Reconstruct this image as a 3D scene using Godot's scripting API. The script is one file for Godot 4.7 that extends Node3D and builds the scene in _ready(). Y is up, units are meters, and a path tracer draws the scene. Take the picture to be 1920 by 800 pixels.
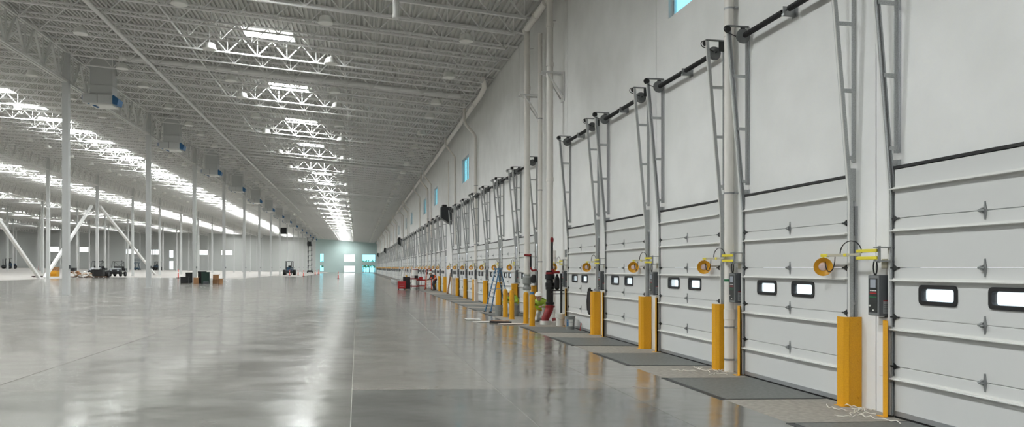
extends Node3D
# Long distribution warehouse. x = across the hall (dock wall on +x), y = up, z = -t where t runs along the hall.

class MB:
	var v := PackedVector3Array()
	var n := PackedVector3Array()
	var c := PackedColorArray()
	var col := Color(1, 1, 1)
	func tri(a: Vector3, b: Vector3, d: Vector3, na: Vector3, nb: Vector3, nd: Vector3) -> void:
		v.append_array([a, d, b]); n.append_array([na, nd, nb]); c.append_array([col, col, col])
	func flat(a: Vector3, b: Vector3, d: Vector3) -> void:
		var m := (b - a).cross(d - a).normalized()
		tri(a, b, d, m, m, m)
	func quad(a: Vector3, b: Vector3, d: Vector3, e: Vector3) -> void:   # counter-clockwise from outside
		flat(a, b, d); flat(a, d, e)
	func box(lo: Vector3, hi: Vector3) -> MB:
		return obox(Transform3D(Basis(), (lo + hi) * .5), hi - lo)
	func obox(x: Transform3D, s: Vector3) -> MB:
		var p := []
		for i in 8:
			p.append(x * Vector3(s.x * (.5 if i & 1 else -.5), s.y * (.5 if i & 2 else -.5), s.z * (.5 if i & 4 else -.5)))
		quad(p[4], p[5], p[7], p[6]); quad(p[1], p[0], p[2], p[3]); quad(p[5], p[1], p[3], p[7])
		quad(p[0], p[4], p[6], p[2]); quad(p[6], p[7], p[3], p[2]); quad(p[0], p[1], p[5], p[4])
		return self
	func bevel(lo: Vector3, hi: Vector3, b: float) -> MB:   # box with chamfered edges
		var q := []
		for i in 8:
			var s := Vector3(1 if i & 1 else -1, 1 if i & 2 else -1, 1 if i & 4 else -1)
			var k := Vector3(hi.x if i & 1 else lo.x, hi.y if i & 2 else lo.y, hi.z if i & 4 else lo.z)
			q.append([k - Vector3(0, s.y * b, s.z * b), k - Vector3(s.x * b, 0, s.z * b), k - Vector3(s.x * b, s.y * b, 0)])
		var mid := (lo + hi) * .5
		var faces := [[0, [1, 3, 7, 5]], [0, [0, 4, 6, 2]], [1, [2, 6, 7, 3]], [1, [0, 1, 5, 4]], [2, [4, 5, 7, 6]], [2, [0, 2, 3, 1]]]
		for f in faces:
			var a: Array = f[1]
			oq(q[a[0]][f[0]], q[a[1]][f[0]], q[a[2]][f[0]], q[a[3]][f[0]], mid)
		for e in [[0, 1, 1, 2], [2, 3, 1, 2], [4, 5, 1, 2], [6, 7, 1, 2], [0, 2, 0, 2], [1, 3, 0, 2], [4, 6, 0, 2], [5, 7, 0, 2], [0, 4, 0, 1], [1, 5, 0, 1], [2, 6, 0, 1], [3, 7, 0, 1]]:
			oq(q[e[0]][e[2]], q[e[1]][e[2]], q[e[1]][e[3]], q[e[0]][e[3]], mid)
		for i in 8:
			ot(q[i][0], q[i][1], q[i][2], mid)
		return self
	func ot(a: Vector3, b: Vector3, d: Vector3, mid: Vector3) -> void:
		if (b - a).cross(d - a).dot((a + b + d) / 3.0 - mid) > 0: flat(a, b, d)
		else: flat(a, d, b)
	func oq(a: Vector3, b: Vector3, d: Vector3, e: Vector3, mid: Vector3) -> void:
		ot(a, b, d, mid); ot(a, d, e, mid)
	func bar(a: Vector3, b: Vector3, w: float, h := -1.0) -> MB:   # square bar between two points
		if h < 0: h = w
		var d := b - a
		var z := d.normalized()
		var up := Vector3.UP if absf(z.y) < .95 else Vector3.RIGHT
		var x := up.cross(z).normalized()
		return obox(Transform3D(Basis(x, z.cross(x), z), (a + b) * .5), Vector3(w, h, d.length()))
	func tube(pts: Array, r: float, sides := 8, caps := true) -> MB:
		var rings := []
		var x := Vector3.ZERO
		for i in pts.size():
			var d: Vector3 = (pts[mini(i + 1, pts.size() - 1)] - pts[maxi(i - 1, 0)]).normalized()
			if x == Vector3.ZERO: x = (Vector3.UP if absf(d.y) < .9 else Vector3.RIGHT).cross(d).normalized()
			else: x = (x - d * x.dot(d)).normalized()
			var y := d.cross(x)
			var ring := []
			for k in sides:
				var a := TAU * k / sides
				ring.append([pts[i] + (x * cos(a) + y * sin(a)) * r, x * cos(a) + y * sin(a)])
			rings.append(ring)
		for i in pts.size() - 1:
			for k in sides:
				var a: Array = rings[i][k]; var b: Array = rings[i][(k + 1) % sides]
				var e: Array = rings[i + 1][(k + 1) % sides]; var g: Array = rings[i + 1][k]
				tri(a[0], b[0], e[0], a[1], b[1], e[1]); tri(a[0], e[0], g[0], a[1], e[1], g[1])
		if caps:
			for k in range(1, sides - 1):
				flat(rings[0][0][0], rings[0][k + 1][0], rings[0][k][0])
				flat(rings[-1][0][0], rings[-1][k][0], rings[-1][k + 1][0])
		return self
	func lathe(prof: Array, x := Transform3D(), sides := 16) -> MB:   # [radius, height] from bottom to top, flat-shaded along the profile
		for i in prof.size() - 1:
			var p: Array = prof[i]; var q: Array = prof[i + 1]
			var dr: float = q[0] - p[0]; var dh: float = q[1] - p[1]
			for k in sides:
				var a := TAU * k / sides; var b := TAU * (k + 1) / sides
				var ra := Vector3(cos(a), 0, -sin(a)); var rb := Vector3(cos(b), 0, -sin(b))
				var na: Vector3 = (x.basis * (ra * dh + Vector3(0, -dr, 0))).normalized(); var nb: Vector3 = (x.basis * (rb * dh + Vector3(0, -dr, 0))).normalized()
				var A: Vector3 = x * (ra * p[0] + Vector3(0, p[1], 0)); var B: Vector3 = x * (rb * p[0] + Vector3(0, p[1], 0))
				var C: Vector3 = x * (rb * q[0] + Vector3(0, q[1], 0)); var D: Vector3 = x * (ra * q[0] + Vector3(0, q[1], 0))
				if p[0] > 0: tri(A, B, C, na, nb, nb)
				if q[0] > 0: tri(A, C, D, na, nb, na)
		return self
	func prism(poly: Array, x: Transform3D, depth: float) -> MB:   # polygon (counter-clockwise in local xy), pushed along local z
		var pp := PackedVector2Array(poly)
		var idx := Geometry2D.triangulate_polygon(pp)
		for i in range(0, idx.size(), 3):
			var a := pp[idx[i]]; var b := pp[idx[i + 1]]; var d := pp[idx[i + 2]]
			if (b - a).cross(d - a) < 0:
				var w := b; b = d; d = w
			flat(x * Vector3(a.x, a.y, depth), x * Vector3(b.x, b.y, depth), x * Vector3(d.x, d.y, depth))
			flat(x * Vector3(a.x, a.y, 0), x * Vector3(d.x, d.y, 0), x * Vector3(b.x, b.y, 0))
		for i in pp.size():
			var a := pp[i]; var b := pp[(i + 1) % pp.size()]
			quad(x * Vector3(a.x, a.y, 0), x * Vector3(b.x, b.y, 0), x * Vector3(b.x, b.y, depth), x * Vector3(a.x, a.y, depth))
		return self
	func mesh(colors := false) -> ArrayMesh:
		var a := []
		a.resize(Mesh.ARRAY_MAX)
		a[Mesh.ARRAY_VERTEX] = v; a[Mesh.ARRAY_NORMAL] = n
		if colors: a[Mesh.ARRAY_COLOR] = c
		var m := ArrayMesh.new()
		m.add_surface_from_arrays(Mesh.PRIMITIVE_TRIANGLES, a)
		return m

const T_END := 262.0
const T_BACK := -22.0
const WALL := 6.45          # inner face of the dock wall
const BAY := 14.63
const COL0 := 10.57         # first column line along the hall
const PITCH := 3.6575       # dock door spacing
const HC := 1.64
const RU := [6.65, -13.5, -30.0, -46.5, -63.0, -79.5, -96.0, -112.5]
const RY := [10.64, 12.05, 12.95, 13.4, 13.65, 13.85, 14.0, 14.1]
const FU := [8.0, -13.5, -30.0, -46.5, -63.0, -96.0, -112.5]
const FY := [-0.208, 0.351, 0.56, 0.8, 1.05, 1.6, 1.9]
var ceiling: Node3D
var M := {}
var counts := {}

func lerp_at(us: Array, ys: Array, u: float) -> float:
	for i in us.size() - 1:
		if u >= us[i + 1] or i == us.size() - 2:
			return ys[i] + (ys[i + 1] - ys[i]) * (u - us[i]) / (us[i + 1] - us[i])
	return ys[-1]
func yr(u: float) -> float: return lerp_at(RU, RY, u)      # underside of the roof deck
func yf(u: float) -> float: return lerp_at(FU, FY, u)      # the floor falls gently towards the docks
func P(u: float, y: float, t: float) -> Vector3: return Vector3(u, y, -t)
func F(u: float, t: float) -> Vector3: return Vector3(u, yf(u), -t)
func tilt(u: float) -> float: return atan((yf(u + .5) - yf(u - .5)))

func numbered(called: String) -> String:
	counts[called] = counts.get(called, -1) + 1
	return called if counts[called] == 0 else "%s_%03d" % [called, counts[called]]
func put(called: String, mb: MB, mat: Material, parent: Node, colors := false) -> MeshInstance3D:
	return put_mesh(called, mb.mesh(colors), mat, parent)
func put_mesh(called: String, m: Mesh, mat: Material, parent: Node) -> MeshInstance3D:
	var o := MeshInstance3D.new()
	o.name = called if parent != self else numbered(called)
	o.mesh = m
	o.material_override = mat
	parent.add_child(o, true)
	return o
func thing(called: String, label: String, category: String, at := Vector3.ZERO, turn := 0.0, group := "") -> Node3D:
	var o := Node3D.new()
	o.name = numbered(called)
	add_child(o, true)
	o.position = at
	o.rotation.y = turn
	tag(o, label, category, group)
	return o
func tag(o: Node, label: String, category: String, group := "") -> void:
	o.set_meta("label", label); o.set_meta("category", category)
	if group: o.set_meta("group", group)
func copy(o: Node3D, at: Vector3, called := "") -> Node3D:
	var r: Node3D = o.duplicate()
	r.name = numbered(called if called else base_name(o.name))
	add_child(r, true)
	r.position = at
	return r
func base_name(s: String) -> String:
	var p := s.rsplit("_", true, 1)
	return p[0] if p.size() == 2 and p[1].is_valid_int() else s
func struct_node(called: String) -> Node3D:
	var o := Node3D.new()
	o.name = numbered(called)
	o.set_meta("kind", "structure")
	add_child(o, true)
	return o

func mat(called: String, color: Color, rough := .6, metal := 0.0) -> StandardMaterial3D:
	var m := StandardMaterial3D.new()
	m.resource_name = called
	m.albedo_color = color
	m.roughness = rough
	m.metallic = metal
	M[called] = m
	return m
func noise_image(seed_: int, freq: float, octaves: int, size := 512) -> Image:
	var n := FastNoiseLite.new()
	n.seed = seed_
	n.noise_type = FastNoiseLite.TYPE_SIMPLEX_SMOOTH
	n.frequency = freq
	n.fractal_octaves = octaves
	return n.get_seamless_image(size, size)
func ramp(img: Image, lo: Color, hi: Color, contrast := 1.0) -> ImageTexture:
	var o := Image.create(img.get_width(), img.get_height(), false, Image.FORMAT_RGB8)
	for y in img.get_height():
		for x in img.get_width():
			var k := clampf((img.get_pixel(x, y).r - .5) * contrast + .5, 0, 1)
			o.set_pixel(x, y, lo.lerp(hi, k))
	o.generate_mipmaps()
	return ImageTexture.create_from_image(o)

func materials() -> void:
	var cloud := noise_image(3, .012, 5)
	var fine := noise_image(8, .05, 4)
	var streak := noise_image(21, .02, 5)
	streak.resize(96, 512); streak.resize(512, 512, Image.INTERPOLATE_CUBIC)
	var wave := noise_image(40, .035, 3)
	wave.resize(128, 512); wave.resize(512, 512, Image.INTERPOLATE_CUBIC)
	wave.convert(Image.FORMAT_RGBA8)
	wave.bump_map_to_normal_map(3.0)
	var wave_tex := ImageTexture.create_from_image(wave)
	var rough_tex := ramp(streak, Color(.10, .10, .10), Color(.19, .19, .19), 1.2)
	# polished concrete in a few pours
	var tones := {"concrete_grey": Color(.445, .44, .42), "concrete_mid": Color(.475, .465, .445), "concrete_pale": Color(.51, .495, .47), "concrete_dark": Color(.39, .388, .375)}
	for k in tones:
		var m := mat(k, Color(1, 1, 1), 1.0)
		m.roughness_texture = rough_tex
		m.roughness_texture_channel = BaseMaterial3D.TEXTURE_CHANNEL_RED
		m.normal_enabled = true
		m.normal_texture = wave_tex
		m.normal_scale = .05
		var b: Color = tones[k]
		m.albedo_texture = ramp(streak, b * .91, b * 1.07, 1.2)
		m.detail_enabled = false
		m.uv1_triplanar = true; m.uv1_world_triplanar = true
		m.uv1_scale = Vector3(.07, .07, .07)
	var raw := mat("concrete_raw", Color(1, 1, 1), .85)
	raw.albedo_texture = ramp(fine, Color(.53, .51, .48), Color(.61, .59, .555), 1.4)
	raw.uv1_triplanar = true; raw.uv1_world_triplanar = true; raw.uv1_scale = Vector3(.35, .35, .35)
	var dusty := mat("concrete_unpolished", Color(1, 1, 1), .7)
	dusty.albedo_texture = ramp(cloud, Color(.55, .535, .515), Color(.61, .595, .575), 1.4)
	dusty.uv1_triplanar = true; dusty.uv1_world_triplanar = true; dusty.uv1_scale = Vector3(.06, .06, .06)
	var plate := mat("leveler_plate", Color(1, 1, 1), .55)
	plate.albedo_texture = ramp(fine, Color(.36, .365, .355), Color(.43, .435, .425), 1.4)
	plate.uv1_triplanar = true; plate.uv1_world_triplanar = true; plate.uv1_scale = Vector3(.5, .5, .5)
	mat("joint_filler", Color(.62, .62, .59), .6)
	var w := mat("wall_paint", Color(1, 1, 1), .55)
	w.albedo_texture = ramp(cloud, Color(.868, .868, .858), Color(.902, .902, .893), 1.3)
	w.uv1_triplanar = true; w.uv1_world_triplanar = true; w.uv1_scale = Vector3(.13, .13, .13)
	mat("end_paint", Color(.715, .725, .715), .6)
	mat("end_painted_light", Color(.70, .775, .765), .6)  # end wall colour with the aqua cast of the window light painted in
	mat("deck_paint", Color(.75, .75, .735), .6)
	mat("steel_white", Color(.87, .87, .86), .5)
	mat("column_grey", Color(.74, .745, .74), .5)
	mat("girder_white", Color(.81, .81, .80), .5)
	mat("pvc_white", Color(.88, .865, .84), .35)
	mat("door_white", Color(.80, .803, .795), .45)
	mat("strut_white", Color(.84, .84, .825), .4)
	mat("black_rubber", Color(.035, .035, .045), .6)
	mat("black_metal", Color(.05, .05, .055), .4)
	var g := mat("galvanised", Color(1, 1, 1), .42, .3)
	g.albedo_texture = ramp(fine, Color(.64, .65, .65), Color(.76, .77, .77), 1.4)
	g.uv1_triplanar = true; g.uv1_scale = Vector3(2.2, 2.2, 2.2)
	mat("zinc", Color(.60, .61, .61), .35, .6)
	mat("dark_steel", Color(.20, .21, .21), .5, .4)
	var y := mat("safety_yellow", Color(1, 1, 1), .5)
	y.albedo_texture = ramp(fine, Color(.80, .57, .035), Color(.86, .63, .06), 1.3)
	y.uv1_triplanar = true; y.uv1_scale = Vector3(1.5, 1.5, 1.5)
	mat("lamp_yellow", Color(.86, .62, .12), .45)
	mat("arm_yellow", Color(.86, .80, .20), .45)
	mat("arm_grey", Color(.70, .68, .60), .5)
	mat("maroon_primer", Color(.16, .03, .03), .7)
	mat("lens", Color(.90, .80, .77), .2)
	mat("box_grey", Color(.30, .31, .32), .45)
	mat("box_face", Color(.12, .13, .13), .35)
	mat("box_edge", Color(.43, .44, .44), .4)
	mat("screen_grey", Color(.62, .64, .67), .2)
	mat("red", Color(.62, .08, .09), .45)
	mat("green", Color(.07, .42, .25), .5)
	mat("paper", Color(.85, .85, .83), .7)
	mat("grey_label", Color(.55, .56, .56), .7)
	mat("pipe_red", Color(.50, .06, .07), .4)
	mat("pipe_black", Color(.06, .055, .06), .4)
	mat("bucket_grey", Color(.52, .53, .52), .5)
	mat("bucket_white", Color(.82, .82, .80), .5)
	mat("blue_tape", Color(.17, .37, .54), .4)
	mat("ladder_blue", Color(.24, .40, .52), .5)
	mat("ladder_orange", Color(.75, .30, .20), .5)
	mat("aluminium", Color(.72, .73, .74), .35, .8)
	var card := mat("cardboard", Color(1, 1, 1), .85)
	card.albedo_texture = ramp(fine, Color(.50, .36, .24), Color(.60, .45, .31), 1.3)
	card.uv1_triplanar = true; card.uv1_scale = Vector3(2, 2, 2)
	var wood := mat("plank_wood", Color(1, 1, 1), .8)
	wood.albedo_texture = ramp(streak, Color(.46, .33, .22), Color(.66, .50, .36), 1.6)
	wood.uv1_triplanar = true; wood.uv1_scale = Vector3(1, .4, 1)
	mat("pale_board", Color(.84, .79, .74), .7)
	mat("crate_green", Color(.05, .17, .13), .5)
	mat("crate_black", Color(.07, .07, .075), .5)
	mat("machine_yellow", Color(.80, .58, .10), .5)
	mat("machine_blue", Color(.10, .22, .30), .45)
	mat("vehicle_black", Color(.045, .048, .052), .35)
	mat("vehicle_grey", Color(.16, .17, .18), .4)
	mat("tyre", Color(.04, .04, .042), .8)
	mat("cone_orange", Color(.85, .20, .13), .5)
	mat("cone_white", Color(.9, .88, .86), .5)
	mat("jacket_dark", Color(.10, .085, .09), .85)
	mat("hat_white", Color(.92, .92, .90), .3)
	mat("vest_lime", Color(.72, .86, .12), .7)
	mat("vest_orange", Color(.90, .30, .08), .7)
	mat("white_wire", Color(.90, .88, .84), .5)
	mat("fixture_white", Color(.90, .90, .88), .4)
	mat("trunk", Color(.26, .20, .15), .9)
	mat("leaves", Color(.25, .42, .20), .8)
	mat("apron", Color(.86, .86, .84), .8)
	mat("grass", Color(.45, .55, .32), .9)
	var skin := mat("person_paint", Color(1, 1, 1), .75)
	skin.vertex_color_use_as_albedo = true
	var tint := mat("tinted_glass", Color(.60, .93, .98, .02), .02)
	tint.transparency = BaseMaterial3D.TRANSPARENCY_ALPHA
	tint.refraction_enabled = true; tint.refraction_scale = .05
	var clear := mat("clear_glass", Color(.95, .97, .97, .06), .03)
	clear.transparency = BaseMaterial3D.TRANSPARENCY_ALPHA
	var sk := mat("skylight_lens", Color(.95, .95, .95), .4)
	sk.emission_enabled = true; sk.emission = Color(1, .985, .96); sk.emission_energy_multiplier = 1.6

func _ready() -> void:
	# ---- camera, sky, exposure
	var cam := Camera3D.new()
	cam.name = "camera"
	cam.position = Vector3(0, HC, 0)
	cam.rotation.y = -deg_to_rad(11.363)
	var near := .05
	cam.set_frustum(near * 800.0 / 1443.0, Vector2(0, near * 102.0 / 1443.0), near, 600.0)
	add_child(cam)
	cam.current = true
	var we := WorldEnvironment.new()
	we.name = "environment"
	var env := Environment.new()
	env.tonemap_mode = Environment.TONE_MAPPER_LINEAR
	env.tonemap_exposure = 1.0
	var sm := ProceduralSkyMaterial.new()
	sm.sky_horizon_color = Color(.97, .985, 1.0)
	sm.sky_top_color = Color(.84, .93, 1.0)
	sm.sky_curve = .25
	sm.ground_horizon_color = Color(.90, .93, .95)
	sm.ground_bottom_color = Color(.7, .72, .72)
	sm.sky_energy_multiplier = SKY
	sm.ground_energy_multiplier = SKY
	var sky := Sky.new()
	sky.sky_material = sm
	env.background_mode = Environment.BG_SKY
	env.sky = sky
	env.sdfgi_enabled = true; env.ssao_enabled = true; env.ssil_enabled = true
	we.environment = env
	add_child(we)
	materials()
	skylights()
	# ---- structure
	build_floor()
	build_ceiling()
	build_walls()
	build_outside()
	# ---- objects
	columns()
	docks()
	wall_pipes()
	ceiling_services()
	riser_corner()
	tool_corner()
	left_side()

const SKY := 1.5
const SKYLIGHT_W := 2.0
const SKYLIGHT_T := 1.5
const LAMP_E := 130.0

func skylight_rows() -> Array:   # [centre u, first t, spacing]
	return [[-3.6, 33.2 - 9.755 * 5, 9.755], [-21.6, 37.4 - 4.877 * 11, 4.877], [-38.2, 37.4 - 4.877 * 4, 4.877], [-54.7, 37.4 - 4.877 * 4, 4.877 * 2], [-71.2, 37.4, 4.877 * 2], [-87.7, 37.4, 4.877 * 2], [-104.2, 37.4, 4.877 * 2]]

func skylights() -> void:
	var roof := struct_node("ceiling")
	ceiling = roof
	for r in skylight_rows():
		var u: float = r[0]
		var s: float = (yr(u - .5) - yr(u + .5))
		var a := atan(s)
		var proto: Node3D = null
		var t: float = r[1]
		while t < T_END - 2:
			var at := P(u, yr(u), t)
			var o: Node3D
			if proto == null:
				o = Node3D.new()
				o.name = "skylight"
				roof.add_child(o, true)
				o.position = at
				o.rotation.z = -a
				var curb := MB.new()
				var w := SKYLIGHT_W * .5; var d := SKYLIGHT_T * .5
				curb.box(Vector3(-w - .04, -.03, -d - .04), Vector3(-w, .32, d + .04)); curb.box(Vector3(w, -.03, -d - .04), Vector3(w + .04, .32, d + .04))
				curb.box(Vector3(-w, -.03, -d - .04), Vector3(w, .32, -d)); curb.box(Vector3(-w, -.03, d), Vector3(w, .32, d + .04))
				put("curb", curb, M.steel_white, o)
				put("lens", MB.new().box(Vector3(-w, .24, -d), Vector3(w, .28, d)), M.skylight_lens, o)
				var l := AreaLight3D.new()
				l.name = "daylight"
				l.area_size = Vector2(SKYLIGHT_W - .06, SKYLIGHT_T - .06)
				l.light_energy = LAMP_E * (1.0 if u > -10 else .58)
				l.light_color = Color(.985, 1, 1)
				l.area_range = 120
				l.shadow_enabled = true
				l.rotation.x = -PI / 2
				l.position.y = .2
				o.add_child(l)
				proto = o
			else:
				o = proto.duplicate()
				o.name = "skylight"
				roof.add_child(o, true)
				o.position = at
			t += r[2]

# ------------------------------------------------------------------ setting
func build_floor() -> void:
	var floor_root := struct_node("floor")
	var us := [6.7, 4.82, -.07, -13.5, -30.0, -46.5, -63.0, -96.0, -112.7]
	var base := MB.new()
	for i in us.size() - 1:
		var a: float = us[i]; var b: float = us[i + 1]
		base.quad(P(b, yf(b) - .006, T_BACK), P(a, yf(a) - .006, T_BACK), P(a, yf(a) - .006, T_END + .3), P(b, yf(b) - .006, T_END + .3))
		base.quad(P(a, yf(a) - .5, T_BACK), P(b, yf(b) - .5, T_BACK), P(b, yf(b) - .5, T_END + .3), P(a, yf(a) - .5, T_END + .3))
	put("joint_bed", base, M.joint_filler, floor_root)
	# poured slabs between saw-cut joints
	var cuts := [4.82, 3.62, 1.9, -.07, -4.55, -9.0, -13.5, -21.7, -30.0, -38.2, -46.5, -63.0, -79.5, -96.0, -112.6]
	var rng := RandomNumberGenerator.new()
	rng.seed = 5
	var names := ["concrete_grey", "concrete_mid", "concrete_pale", "concrete_mid"]
	var n_t := int(ceil((T_END - COL0) / BAY)) + 1
	for i in range(-3, n_t):
		var t0 := maxf(COL0 + BAY * i, T_BACK); var t1 := minf(COL0 + BAY * (i + 1), T_END)
		if t1 - t0 < .5: continue
		for j in cuts.size() - 1:
			var a: float = cuts[j]; var b: float = cuts[j + 1]
			if b < -46 and t1 < 90: continue
			var m: StandardMaterial3D = M[names[rng.randi() % 4]]
			if i < 0: m = M.concrete_dark if j in [1, 2, 4] else M.concrete_grey
			elif i == 0: m = M.concrete_mid if j % 2 else M.concrete_pale
			if (a <= -29 and t0 > 66) or (a <= -13 and t0 > 96) or (a <= -8.9 and t0 > 126): m = M.concrete_unpolished
			var s := MB.new()
			var g := .005
			slab(s, b + g, a - g, t0 + g, t1 - g)
			put("slab", s, m, floor_root)
	if true:   # the rest of the hall behind and to the left, one pour
		var s := MB.new()
		for k in [[-46.5, -63.0], [-63.0, -79.5], [-79.5, -96.0], [-96.0, -112.6]]:
			slab(s, k[1] + .005, k[0] - .005, T_BACK, COL0 + BAY * 5)
		put("slab", s, M.concrete_pale, floor_root)
	# rough strip along the dock doors, one slab a bay
	for i in range(-3, n_t):
		var t0 := maxf(COL0 + BAY * i, T_BACK); var t1 := minf(COL0 + BAY * (i + 1), T_END)
		if t1 - t0 < .5: continue
		var s := MB.new()
		slab(s, 4.83, 6.68, t0 + .004, t1 - .004)
		put("dock_strip", s, M.concrete_raw, floor_root)

func slab(s: MB, u0: float, u1: float, t0: float, t1: float) -> void:
	var a := P(u0, yf(u0), t0); var b := P(u1, yf(u1), t0); var c := P(u1, yf(u1), t1); var d := P(u0, yf(u0), t1)
	var k := Vector3(0, -.03, 0)
	s.quad(a, b, c, d)
	s.quad(a + k, b + k, b, a); s.quad(b + k, c + k, c, b); s.quad(c + k, d + k, d, c); s.quad(d + k, a + k, a, d)

func build_ceiling() -> void:
	var root := ceiling
	var rows := skylight_rows()
	for i in RU.size() - 1:
		var hole: Array = rows[i]
		var u0: float = RU[i + 1]; var u1: float = RU[i]
		var mb := MB.new()
		var fl := .178 if i < 2 else .3048
		var dp := .07
		var n := int(round((u1 - u0) / fl)); fl = (u1 - u0) / n
		for k in n:
			var a := u0 + fl * k
			var c: float = a + fl * .5
			var spans := []
			if absf(c - hole[0]) < SKYLIGHT_W * .5:
				var t := T_BACK - 1.0
				var h: float = hole[1]
				while h < T_END - 2:
					if h - SKYLIGHT_T * .5 > t: spans.append([t, h - SKYLIGHT_T * .5])
					t = h + SKYLIGHT_T * .5
					h += hole[2]
				spans.append([t, T_END + .3])
			else:
				spans = [[T_BACK - 1.0, T_END + .3]]
			var prof := [[a, 0.0], [a + fl * .42, 0.0], [a + fl * .53, dp], [a + fl * .89, dp], [a + fl, 0.0]]
			for s in spans:
				for q in 4:
					var p: Array = prof[q]; var r: Array = prof[q + 1]
					var ya := yr(p[0]) + float(p[1]); var yb := yr(r[0]) + float(r[1])
					mb.quad(P(r[0], yb, s[0]), P(p[0], ya, s[0]), P(p[0], ya, s[1]), P(r[0], yb, s[1]))
		put("deck", mb, M.deck_paint, root)
		# roofing above, with holes only at the skylights
		var top := MB.new()
		var hs := []
		var h2: float = hole[1]
		while h2 < T_END - 2:
			hs.append([h2 - SKYLIGHT_T * .5 - .02, h2 + SKYLIGHT_T * .5 + .02, float(hole[0]) - SKYLIGHT_W * .5 - .02, float(hole[0]) + SKYLIGHT_W * .5 + .02])
			h2 += hole[2]
		for r in rects(T_BACK - 1.0, T_END + .3, u0, u1, hs):
			var ya := yr(r[2]) + .16; var yb := yr(r[3]) + .16
			top.quad(P(r[2], ya, r[0]), P(r[3], yb, r[0]), P(r[3], yb, r[1]), P(r[2], ya, r[1]))
			top.quad(P(r[3], yb - .06, r[0]), P(r[2], ya - .06, r[0]), P(r[2], ya - .06, r[1]), P(r[3], yb - .06, r[1]))
		put("roofing", top, M.steel_white, root)
	# open-web joists across each bay, girders along the column rows
	var made := 0
	for i in RU.size() - 1:
		var m := joist_mesh(RU[i + 1], RU[i], i == 0)
		var rest := []
		var t := COL0 - 1.8288 * 17
		while t < T_END - .5:
			var seen := (i == 0 and t > 14.0) or (i == 1 and t > 28.0)
			if t > T_BACK and seen and made < 300:
				var o := put_mesh("joist", m, M.steel_white, root)
				o.position = P(0, 0, t)
				made += 1
			elif t > T_BACK:
				rest.append(t)
			t += 1.8288
		if rest:
			var mm := MultiMesh.new()
			mm.transform_format = MultiMesh.TRANSFORM_3D
			mm.mesh = m
			mm.instance_count = rest.size()
			for k in rest.size():
				mm.set_instance_transform(k, Transform3D(Basis(), P(0, 0, rest[k])))
			var mi := MultiMeshInstance3D.new()
			mi.name = "joists"
			mi.multimesh = mm
			mi.material_override = M.steel_white
			mi.set_meta("kind", "stuff")
			root.add_child(mi, true)
	for i in range(1, 7):
		var u: float = RU[i]
		var m := girder_mesh(yr(u) - .17, 1.5)
		for k in range(-2, 18):
			var t := COL0 + BAY * k
			if t < T_BACK or t + BAY > T_END + 6: continue
			if i > 2 and t < 50: continue
			var o := put_mesh("girder", m, M.girder_white, root)
			o.position = P(u, 0, t)

func joist_mesh(u0: float, u1: float, dock: bool) -> ArrayMesh:
	var m := MB.new()
	var a := u0 + .06; var b := u1 - (.26 if dock else .06)
	var top := -.035; var dep := .72
	for s in [-1.0, 1.0]:
		m.bar(Vector3(a, yr(a) + top, s * .035), Vector3(b, yr(b) + top, s * .035), .05, .06)
	var c0 := a + .75; var c1 := b - .85
	m.bar(Vector3(c0, yr(c0) - dep, 0), Vector3(c1, yr(c1) - dep, 0), .10, .05)
	var n := int(round((c1 - c0) / 1.22))
	var st := (c1 - c0) / n
	for k in n + 1:
		var u := c0 + st * k
		var w := .04 if u < b - 1.0 else .05
		if k == 0: u += .05
		if k == n: u -= .05
		var foot := Vector3(u, yr(u) - dep, 0)
		for q in [-.61, 0.0, .61]:
			var uu := clampf(u + q, a + .1, b - .1)
			m.bar(foot, Vector3(uu, yr(uu) + top, 0), w if q != 0 else .03)
	return m.mesh()

func girder_mesh(top: float, dep: float) -> ArrayMesh:
	var m := MB.new()
	for s in [-1.0, 1.0]:
		m.box(Vector3(s * .07 - .045, top - .1, -BAY + .1), Vector3(s * .07 + .045, top, -.1))
		m.box(Vector3(s * .07 - .045, top - dep, -BAY + .02), Vector3(s * .07 + .045, top - dep + .1, -.02))
	for k in 8:
		var t0 := 1.8288 * k; var tm := t0 + .9144
		m.bar(Vector3(0, top - .05, -clampf(t0, .2, 99)), Vector3(0, top - dep + .05, -tm), .09)
		m.bar(Vector3(0, top - .05, -minf(t0 + 1.8288, BAY - .2)), Vector3(0, top - dep + .05, -tm), .09)
		m.bar(Vector3(0, top - .05, -tm), Vector3(0, top - dep + .05, -tm), .06)
	return m.mesh()

func rects(a0: float, a1: float, b0: float, b1: float, holes: Array) -> Array:   # rectangle minus holes [a0, a1, b0, b1]
	var cuts := [a0, a1]
	for h in holes:
		for q in [h[0], h[1]]:
			if q > a0 and q < a1 and not cuts.has(q): cuts.append(q)
	cuts.sort()
	var out := []
	for i in cuts.size() - 1:
		var m: float = (cuts[i] + cuts[i + 1]) * .5
		var hs := []
		for h in holes:
			if m > h[0] and m < h[1]: hs.append([h[2], h[3]])
		hs.sort()
		var b := b0
		for h in hs:
			if h[0] > b: out.append([cuts[i], cuts[i + 1], b, h[0]])
			b = maxf(b, h[1])
		if b < b1: out.append([cuts[i], cuts[i + 1], b, b1])
	return out

func door_near(i: int) -> float: return 5.46 + PITCH * i
func has_door(i: int) -> bool: return posmod(i, 8) != 5
func wall_windows() -> Array: return [13.8, 46.5, 64.5, 75.3, 94.0, 104.4, 123.4, 133.6, 152.6, 162.8, 182.0, 192.0, 211.0, 221.5]

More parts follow.
